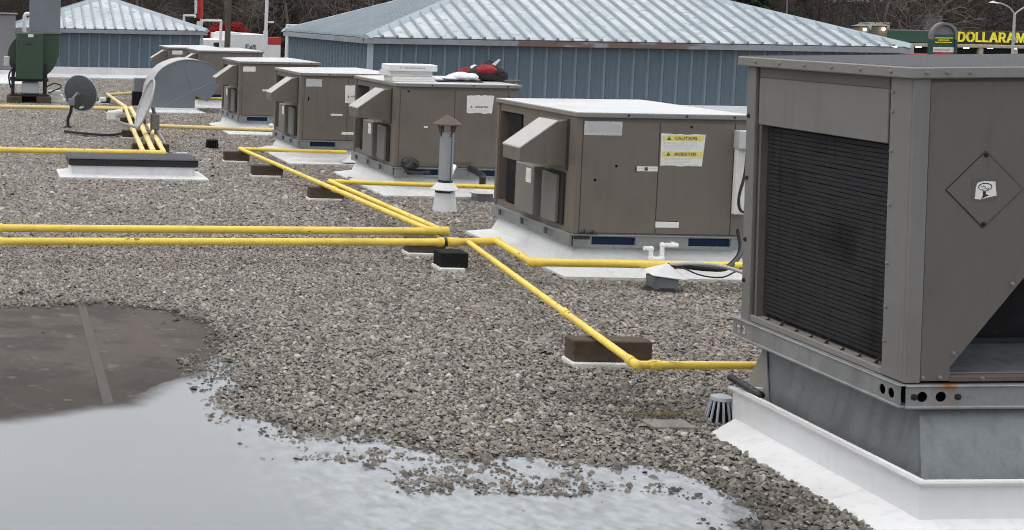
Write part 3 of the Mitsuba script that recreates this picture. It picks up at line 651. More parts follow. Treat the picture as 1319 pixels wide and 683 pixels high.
ctop = hull([(nx - .034, ny - .02, nt + .045), (nx1 + .04, ny - .02, nt + .045), (nx - .034, ny1 + .04, nt + .045), (nx1 + .04, ny1 + .04, nt + .045), (nx + .5, ny + .5, nt + .052), (nx + 1.5, ny + .5, nt + .052), (nx + .5, ny + .9, nt + .053), (nx + 1.5, ny + .9, nt + .053)])
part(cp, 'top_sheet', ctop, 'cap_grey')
for k in range(6): part(cp, 'screw', screw_mesh((nx - .042, ny + .10 + k * .215, nt + .022), (-1, 0, 0), .006), 'cap_edge', 40)
for xx in (.02, .10, .19, .42, .66): part(cp, 'screw', screw_mesh((nx + xx, ny - .034, nt + .022), (0, -1, 0), .006), 'cap_edge', 40)
for k, z in enumerate((1.68, 1.60, 1.44, 1.22, .98, .80, .66)): part(nu, 'screw', screw_mesh((nx - .014, ny + .125, z), (-1, 0, 0), .0055), 'cap_edge', 40)
for k, z in enumerate((1.5, 1.2, .9, .7)): part(nu, 'screw', screw_mesh((nx - .014, ny1 - .02, z), (-1, 0, 0), .007), 'steel_dark', 40)
for xx, zz in ((.062, .537), (.13, .537), (.30, .532), (.18, .635), (.405, .915), (.62, 1.18)): part(nu, 'screw', screw_mesh((nx + xx, ny - .0112, zz), (0, -1, 0), .006), 'cap_edge', 40)
# diamond plate with sticker
dc_ = np.array([4.012, 1.296]); hd_ = .150
hg = hd_ + .0055
part(nu, 'shade_outline', extr([(dc_[0] - hg, dc_[1]), (dc_[0], dc_[1] - hg), (dc_[0] + hg, dc_[1]), (dc_[0], dc_[1] + hg)], .0025, (0, ny - .0112, 0), (1, 0, 0), (0, 0, 1)), 'taupe_dark')  # dark backing plate drawn as the shadow gap round the diamond
dp = part(nu, 'diamond_plate', extr([(dc_[0] - hd_, dc_[1]), (dc_[0], dc_[1] - hd_), (dc_[0] + hd_, dc_[1]), (dc_[0], dc_[1] + hd_)], .004, (0, ny - .0112, 0), (1, 0, 0), (0, 0, 1)), 'taupe_near', label='diamond shaped cover plate')
for zz in (hd_ - .012, -hd_ + .012): part(dp, 'screw', screw_mesh((dc_[0], ny - .0153, dc_[1] + zz), (0, -1, 0), .006), 'steel_dark', 40)
sx_, sz_, sy_ = 4.012, 1.294, ny - .0153
bk = part(nu, 'sticker_backing', box(sx_ - .052, sx_ + .05, sy_ - .0012, sy_, sz_ - .046, sz_ + .046, .0003), 'ink_grey'); scene[bk]['bsdf'] = {'type': 'ref', 'id': 'steel_glue'}
mat('steel_glue', (.10, .095, .092), .8)
wh = part(nu, 'sticker', extr([(-.039, -.035), (-.015, -.037), (.005, -.031), (.047, -.022), (.040, .030), (.044, .034), (-.005, .036), (-.03, .030), (-.036, .012)], .001, (sx_, sy_ - .0013, sz_), (1, 0, 0), (0, 0, 1)), 'sticker_white', label='white sticker with a black drawing of a tree with a round crown')
el = sg.Point(0, 0).buffer(1, 24); E_ = shapely.affinity
ring = E_.translate(E_.scale(el, .028, .0165), 0, .013).difference(E_.translate(E_.scale(el, .0245, .0132), 0, .012))
scr = [sg.LineString([(-.016, .012), (-.006, .017), (.002, .011)]).buffer(.0013), sg.LineString([(.003, .007), (.011, .003), (.016, .009)]).buffer(.0016), sg.LineString([(-.012, .003), (-.004, .006)]).buffer(.0012)]
trunk = sg.Polygon([(-.009, -.004), (.004, -.004), (.003, -.016), (.018, -.020), (.004, -.026), (-.014, -.036), (-.008, -.022)])
part(wh, 'drawing', cat_([extr(g_, .0008, (sx_, sy_ - .0024, sz_), (1, 0, 0), (0, 0, 1)) for p_ in [ring, trunk] + scr for g_ in getattr(p_, 'geoms', [p_])]), 'ink')
# base rail
rz0, rz1 = .417, .512
def rail_web(L, holes):
    w = sg.box(0, 0, L, rz1 - rz0)
    for h in holes: w = w.difference(sg.Point(h, .045).buffer(.021, 12))
    return w
rl = part(nu, 'base_rail', cat_([extr(rail_web(2.07, (.065, .14)), .004, (nx - .012, ny - .022, rz0), (1, 0, 0), (0, 0, 1)), box(nx - .014, nx1 + .03, ny - .036, ny + .05, rz1 - .010, rz1 - .002, .003), box(nx - .014, nx1 + .03, ny - .036, ny + .02, rz0 - .004, rz0 + .008, .003)]), 'galvanised_rail')
part(rl, 'side_rail', cat_([extr(rail_web(1.36, (.05, .10, 1.24, 1.30)), .004, (nx - .026, ny1 + .045, rz0), (0, -1, 0), (0, 0, 1)), box(nx - .038, nx + .03, ny - .02, ny1 + .05, rz1 - .010, rz1 - .002, .003), box(nx - .038, nx + .02, ny - .02, ny1 + .05, rz0 - .004, rz0 + .008, .003)]), 'galvanised_rail')
part(rl, 'rail_core', box(nx + .012, nx1 - .02, ny + .016, ny1 - .01, rz0 + .002, nb - .006), 'slot_black')
for xx, yy, n_ in ((.02, -.0265, 0), (.195, -.0265, 0)): part(rl, 'bolt', screw_mesh((nx + xx, ny + yy, .462), (0, -1, 0), .009), 'steel_dark', 40)
# adapter curb: flares out to the roof curb
ad = hull([(3.815, 6.03, .418), (5.7, 6.03, .418), (5.7, 7.21, .418), (3.815, 7.21, .418), (3.735, 5.865, .125), (5.8, 5.865, .125), (5.8, 7.12, .125), (3.735, 7.12, .125)])
ak = part(nu, 'adapter_curb', ad, 'galvanised', label='flared galvanised adapter curb')
part(ak, 'return_panel', hull([(3.808, 7.215, .412), (3.742, 7.285, .15), (3.733, 7.03, .13), (3.803, 7.215, .412), (3.736, 7.285, .15), (3.727, 7.03, .13)]), 'cap_edge', label='grey end panel')
part(ak, 'corner_seam', hull([(3.809, 6.026, .415), (3.850, 6.025, .415), (3.729, 5.861, .13), (3.772, 5.860, .13), (3.813, 6.05, .415), (3.733, 5.885, .13)]), 'galvanised')
part(ak, 'sealant', cat_([tube(bez([(3.628, 5.70 + .08 * k, .2055 + .0018 * math.sin(k * 2.1)) for k in range(18)], 3), .004, 6), tube(bez([(3.64 + .1 * k, 5.700, .2055 + .0015 * math.sin(k * 1.7)) for k in range(22)], 3), .004, 6)]), 'pad', 40)
part(ak, 'rubber_gasket', tube(bez([(3.62, 7.19, .245), (3.64, 7.12, .23), (3.65, 6.95, .215)], 4), .018, 8), 'cable_black', True)
# roof curb
cu = part(nu, 'roof_curb', m3.Manifold.cube([2.233, 1.459, .225]).translate([3.617, 5.691, -.02]) - m3.Manifold.cube([2.17, 1.40, .2]).translate([3.648, 5.722, .135]), 'white_membrane')
part(cu, 'sill', box(3.649, 5.81, 5.723, 7.12, .1355, .145, .002), 'galvanised')
part(cu, 'drip_edge', cat_([box(3.600, 5.87, 5.674, 5.70, .192, .206, .002), box(3.600, 3.63, 5.7005, 7.165, .192, .206, .002)]), 'cap_top')
part(cu, 'corner_patch', cat_([box(3.612, 3.665, 5.687, 5.6905, .055, .19, .001), box(3.6135, 3.6165, 5.691, 5.77, .055, .19, .001)]), 'white_membrane')
for ys in (6.05, 6.78): part(cu, 'lap_seam', hull([(3.6155, ys, .061), (3.6155, ys + .035, .061), (3.462, ys, .0165), (3.462, ys + .035, .0165), (3.6155, ys, .057), (3.6155, ys + .035, .057), (3.462, ys, .0125), (3.462, ys + .035, .0125)]), 'white_membrane')
part(cu, 'cant_strip', skirt(3.6165, 5.85, 5.6905, 7.12, .060, .166, .2, .18, -.085, .012), 'white_membrane')
XF[0] = None

# ------------------------------------------------------------------ gas pipes and their supports
Z = .18
def P_(x, y, z=Z): return (x, y, z)
def pipe(label, runs, r, m='yellow', fit=()):
    t = thing('gas_pipe', label, 'pipe')
    for q in runs: part(t, 'run', tube(q, r, 14), m, 40)
    for a, b in fit: part(t, 'coupling', cyl(a, b, r * 1.28, n=14), m, 40)
    for q in runs:
        for p in q[1:-1]: part(t, 'elbow', ball(p, r * 1.30, 2), m, True)
    return t
pipe('upper of two long yellow gas pipes crossing the gravel from the left edge', [[P_(-3, 12.05), P_(.16, 12.13), P_(3.84, 12.40)]], .031, fit=[(P_(3.66, 12.386), P_(3.76, 12.394)), (P_(3.79, 12.397), P_(3.86, 12.402))])
pipe('lower long yellow gas pipe, bending towards the unit with the caution notice', [[P_(-3, 11.33), P_(.15, 11.43), P_(3.70, 11.81), P_(4.09, 11.89), P_(4.01, 10.89), P_(5.9, 10.90)]], .029, fit=[(P_(3.60, 11.80), P_(3.64, 11.803)), (P_(3.67, 11.805), P_(3.76, 11.82)), (P_(4.07, 10.89), P_(4.02, 10.89))])
part('gas_pipe_001', 'strap', cat_([cyl((3.635, 11.803, Z), (3.665, 11.806, Z), .033, n=14), box(3.632, 3.668, 11.76, 11.85, .150, .156)]), 'cable_black', 40)
pipe('yellow gas pipe branch slanting down across the gravel to the foreground unit', [[P_(3.84, 11.80), P_(3.39, 7.68), P_(4.1, 7.72)]], .021, fit=[(P_(3.395, 7.74), P_(3.40, 7.80)), (P_(3.46, 7.683), P_(3.51, 7.687)), (P_(3.532, 8.98), P_(3.541, 9.06))])
pipe('yellow gas pipe running back from the upper long pipe to the white notice unit', [[P_(3.73, 12.40), P_(3.36, 19.61), P_(4.70, 19.42)]], .024, fit=[(P_(3.585, 15.2), P_(3.58, 15.3)), (P_(3.42, 19.6), P_(3.50, 19.59))])
pipe('yellow gas pipe beside it running back to the unit with boxes on top', [[P_(3.83, 12.40), P_(3.70, 15.97), P_(5.5, 15.70)]], .024, fit=[(P_(3.76, 15.96), P_(3.84, 15.95))])
pipe('long yellow gas pipe just behind the black banded curb', [[P_(-4, 18.92), P_(.23, 18.90), P_(2.30, 18.87)]], .035)
pipe('leftmost of the three faded gas pipes bundled beside the upright dish', [[P_(2.03, 18.95), P_(2.25, 22.5), P_(2.62, 27.8), P_(2.62, 31.7), P_(3.55, 33.0)]], .032, 'yellow_faded', fit=[(P_(2.245, 22.4), P_(2.255, 22.6))])
pipe('middle one of the three faded gas pipes bundled beside the upright dish', [[P_(2.16, 18.95), P_(2.42, 22.8), P_(2.68, 27.3), P_(-5, 27.2)]], .036, 'yellow_faded', fit=[(P_(2.30, 21.0), P_(2.31, 21.15)), (P_(2.45, 23.2), P_(2.46, 23.4))])
pipe('rightmost of the three faded gas pipes, turning towards the unit before the white pillar', [[P_(2.29, 18.95), P_(2.58, 23.33), P_(4.46, 22.85)]], .031, 'yellow_faded', fit=[(P_(2.37, 20.1), P_(2.38, 20.25))])
pipe('short yellow gas pipe behind the outlet of the curved duct hood', [[P_(3.9, 29.95, .24), P_(4.9, 29.9, .24)]], .03)
# wooden sleepers on white pads
def sleeper(x, y, w, dpt, h, label, m='wood', pad=True, rot=0.0):
    t = thing('pipe_support', label, 'block')
    R = trimesh.transformations.rotation_matrix(rot, [0, 0, 1], [x, y, 0])
    z = .0
    if pad:
        b = box(x - w / 2 - .01, x + w / 2 - .03, y - dpt / 2 - .035, y + dpt / 2 + .01, -.005, .036, .004); b.apply_transform(R); part(t, 'pad', b, 'pad'); z = .0365
    b = box(x - w / 2, x + w / 2, y - dpt / 2, y + dpt / 2, z, h, .006); b = b.subdivide().subdivide(); b.vertices += (meshkit.noise(b.vertices * 30, 4)[:, None] - .5) * .006; b.apply_transform(R); part(t, 'block', b, m)
sleeper(3.55, 8.42, .44, .14, .157, 'weathered wooden block under the slanting pipe near the foreground unit', 'wood_light')
sleeper(3.62, 12.23, .30, .16, .148, 'brown wooden block under the right end of the upper long pipe', 'wood')
sleeper(3.625, 11.55, .21, .20, .150, 'black rubber block on a white pad at the pipe junction', 'black_rubber')
sleeper(3.60, 15.72, .36, .14, .155, 'grey brown wooden block in the middle of the two pipes running back', 'wood_light')
sleeper(3.38, 17.85, .36, .14, .153, 'dark wooden block second from the far bend of the back running pipe', 'wood')
sleeper(3.30, 19.55, .32, .14, .153, 'dark wooden block under the far bend of the back running pipe', 'wood')
sleeper(2.30, 20.6, .50, .16, .143, 'dark block nearest the long pipe under the faded pipe bundle', 'wood')
sleeper(2.33, 22.9, .42, .16, .143, 'dark block below the arm of the upright dish', 'wood')
sleeper(2.55, 25.6, .42, .18, .143, 'brown block half way along the faded pipe bundle', 'wood_light')
sleeper(2.52, 28.45, .40, .2, .146, 'brown block under the far part of the faded pipe bundle', 'wood')
sleeper(2.45, 31.2, .36, .2, .146, 'farthest dark block under the faded pipes', 'wood')
t = thing('post_base', 'grey box on a black block behind the upright dish', 'post')
part(t, 'block', box(3.05, 3.36, 30.75, 31.0, 0, .30, .01), 'black_rubber'); part(t, 'box', box(3.08, 3.38, 30.75, 30.98, .301, .58, .01), 'grey_steel')

# ------------------------------------------------------------------ vents and roof penetrations
t = thing('exhaust_vent', 'round metal exhaust vent with a rusty cone cap on a white base', 'vent')
vx, vy = 4.622, 15.0
part(t, 'base_cone', lathe([(0, 0), (.125, 0), (.118, .02), (.088, .235), (0, .235)], (vx + .005, vy, 0), 24), 'white_membrane', 40)
part(t, 'storm_collar', lathe([(.074, .30), (.09, .285), (.136, .232), (.134, .226), (.07, .26)], (vx, vy, 0), 24), 'white_paint', 30)
part(t, 'clamp', cyl((vx, vy, .198), (vx, vy, .233), .094, n=24), 'cable_black', 40)
part(t, 'pipe', cyl((vx, vy, .23), (vx, vy, .80), .067, n=24), 'galvanised_light', 40)
part(t, 'seam', box(vx + .028, vx + .036, vy - .068, vy - .055, .3, .79, .001), 'galvanised'); part(t, 'band', cyl((vx, vy, .30), (vx, vy, .325), .071, n=24), 'cable_black', 40)
for a in (20, 110, 200, 290):
    c, s = math.cos(math.radians(a)), math.sin(math.radians(a))
    part(t, 'strut', cat_([cyl((vx + c * .066, vy + s * .066, .76), (vx + c * .105, vy + s * .105, .87), .009, n=6), cyl((vx + c * .066, vy + s * .066, .79), (vx + c * .06, vy + s * .06, .87), .007, n=6)]), 'rust_brown')
part(t, 'cone_cap', lathe([(0, .975), (.02, .968), (.140, .885), (.140, .872), (.125, .876), (0, .93)], (vx, vy, 0), 24), 'rust_brown', 30, label='rusty conical rain cap')
t = thing('roof_penetration', 'small white cone hood on a grey box right of the cone vent', 'pipe boot')
px_, py_ = 5.293, 15.9
part(t, 'box', box(px_ - .085, px_ + .09, py_ - .09, py_ + .09, 0, .095, .006), 'galvanised')
part(t, 'hood', lathe([(.03, .19), (.045, .165), (.135, .10), (.13, .094), (.03, .11)], (px_, py_, 0), 16), 'white_paint', 30)
part(t, 'stem', cat_([tube([(px_, py_, .16), (px_, py_, .25), (px_ + .03, py_ + .1, .27), (px_ + .03, py_ + .5, .30)], .035, 10)]), 'cable_black', 40)
t = thing('roof_penetration', 'skewed white hood on a grey box in front of the caution notice unit', 'pipe boot')
px_, py_ = 4.915, 10.79
bx = box(px_ - .085, px_ + .085, py_ - .08, py_ + .08, 0, .12, .006); part(t, 'box', bx, 'galvanised'); part(t, 'tar', lathe([(.15, 0), (.13, .02), (.09, .04)], (px_, py_, 0), 12), 'cable_black')
part(t, 'hood', hull([(px_ - .115, py_ - .10, .135), (px_ - .115, py_ + .10, .145), (px_ + .135, py_ - .11, .105), (px_ + .135, py_ + .10, .115), (px_ + .03, py_ - .02, .205), (px_ + .055, py_ + .03, .205), (px_ - .11, py_ - .10, .130), (px_ + .13, py_ - .105, .099)]), 'white_paint')
t = thing('flexible_conduit', 'loop of black and grey flexible conduit from the skewed hood', 'conduit')
part(t, 'black_line', tube(bez([(4.95, 10.79, .19), (5.05, 10.74, .195), (5.2, 10.72, .185), (5.36, 10.78, .18), (5.55, 11.0, .215), (5.68, 11.2, .27), (5.78, 11.45, .36)], 8), .020, 8), 'cable_black', True)
part(t, 'grey_line', tube(bez([(4.96, 10.78, .20), (5.08, 10.70, .222), (5.25, 10.66, .218), (5.40, 10.62, .18), (5.58, 10.55, .11), (5.85, 10.5, .03)], 8), .013, 8), 'cable_grey', True)
part(t, 'thin_line', tube(bez([(5.02, 10.72, .19), (5.12, 10.64, .15), (5.25, 10.62, .14), (5.36, 10.68, .16), (5.46, 10.75, .19)], 8), .006, 6), 'cable_black', True)
t = thing('roof_penetration', 'small white hood on a grey box at the foot of the white notice unit', 'pipe boot')
px_, py_ = 4.78, 19.45
part(t, 'box', box(px_ - .09, px_ + .09, py_ - .09, py_ + .09, 0, .06, .006), 'galvanised')
part(t, 'hood', hull([(px_ - .15, py_ - .13, .055), (px_ + .15, py_ - .12, .055), (px_ - .14, py_ + .13, .075), (px_ + .15, py_ + .13, .075), (px_, py_, .155), (px_ + .05, py_ + .02, .15)]), 'white_paint')
def strainer(x, y, r0, r1, h, label, m):
    t = thing('drain_strainer', label, 'roof drain')
    n = 14; bars = []
    for k in range(n):
        a = 2 * math.pi * k / n; c, s = math.cos(a), math.sin(a)
        part(t, 'bar', cyl((x + c * r0, y + s * r0, .0), (x + c * r1, y + s * r1, h), .0065, n=6), m)
    part(t, 'core', lathe([(r0 * .85, 0), (r1 * .8, h * .95)], (x, y, 0), 14), 'slot_black')
    part(t, 'lid', lathe([(r1 + .012, h - .012), (r1 + .008, h + .004), (r1 * .5, h + .014), (0, h + .016)], (x, y, 0), 18), m, 30)
strainer(3.625, 7.26, .072, .042, .125, 'pale ribbed drain strainer half hidden by the foreground curb', 'galvanised_light')
strainer(3.28, 21.5, .092, .075, .135, 'dark ribbed drain strainer standing alone on the gravel', 'steel_dark')
sp = box(3.22, 3.43, 7.08, 7.22, .0, .0215, .004); solo('flat_stone', sp, 'concrete', 'flat grey stone slab on the gravel beside the drain strainer', 'stone')
rg = np.random.default_rng(8); deb = []
for k in range(170):
    x, y = 3.33 + rg.normal(0, .10), 7.30 + rg.normal(0, .034)
    a = rg.uniform(0, 6.28); l = rg.uniform(.006, .022); z = .02 + rg.uniform(0, .016)
    deb.append(hull([(x - l * math.cos(a), y - l * math.sin(a), z), (x + l * math.cos(a), y + l * math.sin(a), z + .004), (x + .004 * math.sin(a), y - .005 * math.cos(a), z + .006), (x - .004 * math.sin(a), y + .005 * math.cos(a), z + .001)]))
solo('leaf_debris', deb, 'moss', 'yellow brown leaf debris washed up behind the flat stone', 'debris', kind='stuff')

# low curb with a black band (skylight)
t = thing('roof_hatch', 'low white curb with a black band and grey lid on the gravel at left', 'roof hatch')
part(t, 'curb', box(1.04, 2.47, 17.42, 18.02, 0, .155, .006), 'white_membrane'); part(t, 'cant_strip', skirt(1.04, 2.47, 17.42, 18.02, .055, .14, .14, .17, .1), 'white_membrane')
part(t, 'band', box(1.01, 2.50, 17.39, 18.05, .156, .235, .006), 'cable_black', label='black band'); part(t, 'lid', hull([(1.0, 17.37, .2355), (2.51, 17.37, .2355), (1.0, 18.07, .236), (2.51, 18.07, .236), (1.03, 17.41, .246), (2.48, 17.41, .246), (1.03, 18.03, .249), (2.48, 18.03, .249)]), 'cap_grey')
part(t, 'bracket', box(2.34, 2.47, 18.08, 18.14, .18, .26, .004), 'plate_silver')
rs = bez([(1.28, 23.6, .03), (1.6, 23.1, .04), (1.95, 23.0, .035), (2.2, 23.3, .05), (2.42, 23.4, .05)], 8)
solo('rubber_strip', cat_([hull([np.array(a) + o for a in (p, q) for o in ((0, -.05, 0), (0, .05, 0), (0, -.05, .035), (0, .05, .035))]) for p, q in zip(rs[:-1], rs[1:])]), 'rust_brown', 'dark rubber strip lying on the gravel below the grey dish', 'strip')
scene['rubber_strip']['bsdf'] = {'type': 'ref', 'id': 'cable_black'}

# ------------------------------------------------------------------ satellite dishes
def dish_mesh(r, depth, n=28, k=7, th=.012):
    def surf(off):
        v = [(0, 0, off)]
        for i in range(1, k + 1):
            rr = r * i / k
            v += [(rr * math.cos(a), rr * 1.08 * math.sin(a), off + depth * (i / k) ** 2) for a in np.arange(n) * 2 * np.pi / n]
        f = [[0, 1 + j, 1 + (j + 1) % n] for j in range(n)]
        for i in range(k - 1):
            for j in range(n):
                a, b = 1 + i * n + j, 1 + i * n + (j + 1) % n
                f += [[a, a + n, b + n], [a, b + n, b]]
        return np.array(v), np.array(f)
    v0, f0 = surf(0); v1, f1 = surf(th); m = len(v0)
    rim = []
    for j in range(n):
        a, b = 1 + (k - 1) * n + j, 1 + (k - 1) * n + (j + 1) % n
        rim += [[a, b, b + m], [a, b + m, a + m]]
    return trimesh.Trimesh(np.vstack([v0, v1]), np.vstack([f0[:, ::-1], f1, rim]), process=False)
def aim(mesh, pos, d, upv=(0, 0, 1)):
    d = np.array(d, float); d /= np.linalg.norm(d); x = np.cross(upv, d); x /= np.linalg.norm(x); y = np.cross(d, x)
    M = np.eye(4); M[:3, 0], M[:3, 1], M[:3, 2], M[:3, 3] = x, y, d, pos
    m = mesh.copy(); m.apply_transform(M); return m, M
t = thing('satellite_dish', 'dark grey satellite dish seen from behind on a bent mast', 'satellite dish')
m, M = aim(dish_mesh(.285, .05), (1.585, 24.80, .565), (.38, .86, .28)); part(t, 'reflector', m, 'dish_grey', 40)
part(t, 'rim', cat_([cyl(a, b, .010, n=6) for a, b in (lambda P: zip(P, P[1:] + P[:1]))([(M @ np.array([.287 * math.cos(a), .31 * math.sin(a), .055, 1]))[:3] for a in np.arange(28) * 2 * np.pi / 28])]), 'dish_light', 40)
part(t, 'bracket', cat_([box(1.40, 1.50, 24.66, 24.76, .38, .50, .01), tube([(1.47, 24.70, .50), (1.54, 24.74, .58), (1.585, 24.79, .56)], .022, 8)]), 'grey_steel')
part(t, 'mast', tube([(1.40, 24.72, .03), (1.40, 24.72, .16), (1.45, 24.70, .30), (1.45, 24.70, .45)], .024, 10), 'steel_dark', 40); part(t, 'foot', hull([(1.28, 24.65, 0), (1.5, 24.62, 0), (1.5, 24.85, 0), (1.3, 24.85, 0), (1.36, 24.7, .05), (1.44, 24.7, .05), (1.40, 24.78, .05)]), 'steel_dark')
part(t, 'feed_arm', tube([(1.60, 24.82, .34), (1.95, 25.2, .42), (2.02, 25.3, .47)], .018, 8), 'white_paint', 40); part(t, 'feed_horn', box(1.94, 2.06, 25.2, 25.3, .42, .50, .02), 'white_paint')
t = thing('satellite_dish', 'pale satellite dish seen edge on above the faded pipe bundle', 'satellite dish')
m, M = aim(dish_mesh(.335, .075), (2.36, 21.3, .62), (-.93, -.08, .30)); part(t, 'reflector', m, 'dish_light', 40)
part(t, 'rim', cat_([cyl(a, b, .013, n=6) for a, b in (lambda P: zip(P, P[1:] + P[:1]))([(M @ np.array([.337 * math.cos(a), .364 * math.sin(a), .08, 1]))[:3] for a in np.arange(28) * 2 * np.pi / 28])]), 'dish_light', 40)
part(t, 'feed_arm', tube([(2.22, 21.3, .30), (1.98, 21.26, .36), (1.82, 21.24, .42)], .020, 8), 'dish_light', 40); part(t, 'feed_horn', cat_([box(1.75, 1.87, 21.18, 21.30, .40, .54, .02), cyl((1.84, 21.24, .50), (1.97, 21.25, .53), .045, n=12)]), 'white_paint')
part(t, 'mast', tube([(2.47, 21.42, .0), (2.46, 21.38, .40), (2.40, 21.33, .60)], .026, 10), 'grey_steel', 40)
part(t, 'brace', tube([(2.45, 21.40, .33), (2.60, 21.0, .02)], .018, 8), 'cable_grey', 40); part(t, 'brace', tube([(2.45, 21.40, .33), (2.25, 21.9, .02)], .018, 8), 'cable_grey', 40)
part(t, 'bracket', box(2.38, 2.50, 21.28, 21.42, .28, .50, .012), 'grey_steel')

# ------------------------------------------------------------------ curved gooseneck hood
t = thing('gooseneck_hood', 'large curved grey sheet metal duct hood on a white curb', 'vent hood')
gp = [(3.15, .10), (3.17, .32), (3.20, .50), (3.26, .65), (3.34, .78), (3.44, .875), (3.55, .94), (3.70, 1.0), (3.85, 1.03), (4.0, 1.03), (4.15, 1.01), (4.27, .98), (4.38, .93), (4.48, .875), (4.57, .80), (4.565, .62), (4.42, .40), (4.30, .235), (4.06, .345), (4.05, .10)]
gy0, gy1 = 28.9, 29.95
part(t, 'side', extr(gp, .012, (0, gy0 + .012, 0), (1, 0, 0), (0, 0, 1)), 'duct_grey'); part(t, 'side', extr(gp, .012, (0, gy1, 0), (1, 0, 0), (0, 0, 1)), 'duct_grey')
shell = []
for a, b in zip(gp[:15], gp[1:15]):
    shell.append(hull([(x + dx, y, z + dz) for (x, z) in (a, b) for y in (gy0 - .02, gy1 + .02) for dx, dz in ((0, 0), (-.012, .012))]))
part(t, 'curved_back', cat_(shell), 'dish_light')
part(t, 'throat', cat_([box(4.045, 4.058, gy0 + .013, gy1 - .013, .10, .345), hull([(x, y, z) for x, z in ((4.06, .345), (4.30, .235), (4.30, .245), (4.06, .355)) for y in (gy0 + .013, gy1 - .013)])]), 'duct_grey')
for a, b in (((3.45, .12), (4.0, .42)), ((4.0, .42), (4.55, .68)), ((3.80, .95), (4.0, .42)), ((4.05, .36), (4.0, .42))):
    part(t, 'crease', hull([(x, gy0 - off, z + dz) for x, z in (a, b) for off, dz in ((-.002, .012), (-.002, -.012), (.007, 0))]), 'duct_grey')
cb = part(t, 'curb', box(3.13, 4.10, gy0 - .05, gy1 + .05, 0, .105, .006), 'white_membrane'); part(cb, 'cant_strip', skirt(3.13, 4.10, gy0 - .05, gy1 + .05, .07, .05, .14, .2, .1), 'white_membrane')

# ------------------------------------------------------------------ green utility fan with stack
t = thing('exhaust_fan', 'dark green scroll fan with a tall galvanised stack on wooden blocks', 'fan')
fx, fy, fz = 1.02, 31.25, .98
a = np.linspace(math.radians(0), math.radians(-270), 40)
sc = [(fx + (.50 + .03 * k / 39) * math.cos(q), fz + (.47 + .03 * k / 39) * math.sin(q)) for k, q in enumerate(a)]
sc = [(fx + .54, 1.50), (fx + .54, fz)] + sc[1:] + [(fx - .05, 1.50)]
part(t, 'scroll', extr(sg.Polygon(sc).buffer(0), .42, (0, fy + .42, 0), (1, 0, 0), (0, 0, 1)), 'fan_green')
mc = part(t, 'motor_cover', box(.665, 1.215, fy - .32, fy - .001, .50, 1.46, .02), 'fan_green')
part(mc, 'label', box(.90, 1.01, fy - .325, fy - .3205, 1.37, 1.43, .001), 'sticker_white'); part(mc, 'handle', box(.86, .99, fy - .335, fy - .3205, 1.22, 1.24, .004), 'steel_dark')
part(t, 'stack', box(.94, 1.57, fy - .02, fy + .46, 1.47, 3.1, .006), 'duct_grey'); part(t, 'stack_flange', box(.92, 1.59, fy - .04, fy + .48, 1.44, 1.47, .003), 'grey_steel')
for x in (.62, 1.28):
    for y in (fy - .2, fy + .35): part(t, 'leg', box(x - .03, x + .03, y - .03, y + .03, .16, .82, .004), 'steel_dark')
part(t, 'base_frame', cat_([box(.56, 1.34, fy - .26, fy - .18, .46, .52), box(.56, 1.34, fy + .3, fy + .38, .46, .52), box(.56, 1.34, fy - .26, fy + .38, .15, .19)]), 'steel_dark')
part(t, 'guard', box(.80, 1.16, fy - .12, fy + .2, .20, .44, .02), 'plate_silver')
for x in (.50, 1.10): part(t, 'wooden_block', box(x, x + .30, fy - .32, fy - .05, .0, .155, .01), 'wood_light')
part(t, 'wooden_block', box(.5, 1.4, fy + .1, fy + .35, .0, .155, .01), 'wood')
part(t, 'cable', tube(bez([(1.3, fy - .1, .34), (1.45, fy - .12, .42), (1.58, fy - .1, .40), (1.6, fy - .1, .34), (1.45, fy - .1, .27), (1.36, fy - .1, .22)], 6), .014, 8), 'cable_black', True)
part(t, 'cable', tube(bez([(.62, fy - .24, .75), (.53, fy - .26, .6), (.55, fy - .26, .40), (.62, fy - .26, .25)], 6), .018, 8), 'cable_black', True)
part(t, 'switch_box', box(.42, .54, fy - .05, fy + .08, .76, .96, .01), 'plate_silver')
t = thing('concrete_pavers', 'stack of pale concrete pavers beside the green fan', 'pavers')
for k in range(3): part(t, 'paver', box(1.40 - .02 * k, 1.62 + .05 * (2 - k), fy + .1, fy + .5, .002 + .085 * k, .083 + .085 * k, .008), 'pad')
t = thing('metal_enclosure', 'plain grey metal enclosure at the left edge behind the green fan', 'enclosure')
part(t, 'body', box(-3.5, .84, 40.4, 42.6, .30, 1.78, .02), 'grey_steel'); part(t, 'curb', box(-3.6, .95, 40.2, 42.8, 0, .295, .01), 'white_membrane'); part(t, 'cant_strip', skirt(-3.6, .95, 40.2, 42.8, .2, .3, .3, 1.6, .2), 'white_membrane')
part(t, 'lid', box(-3.56, .90, 40.34, 42.66, 1.785, 1.82, .01), 'grey_steel')
t = thing('vent_pipe', 'white gooseneck vent pipe left of the galvanised stack', 'vent pipe')
part(t, 'pipe', tube([(1.14, 42.9, .25), (1.14, 42.9, 1.72), (1.18, 42.9, 1.80), (1.36, 42.9, 1.80), (1.40, 42.9, 1.72)], .055, 12), 'white_paint', 40)

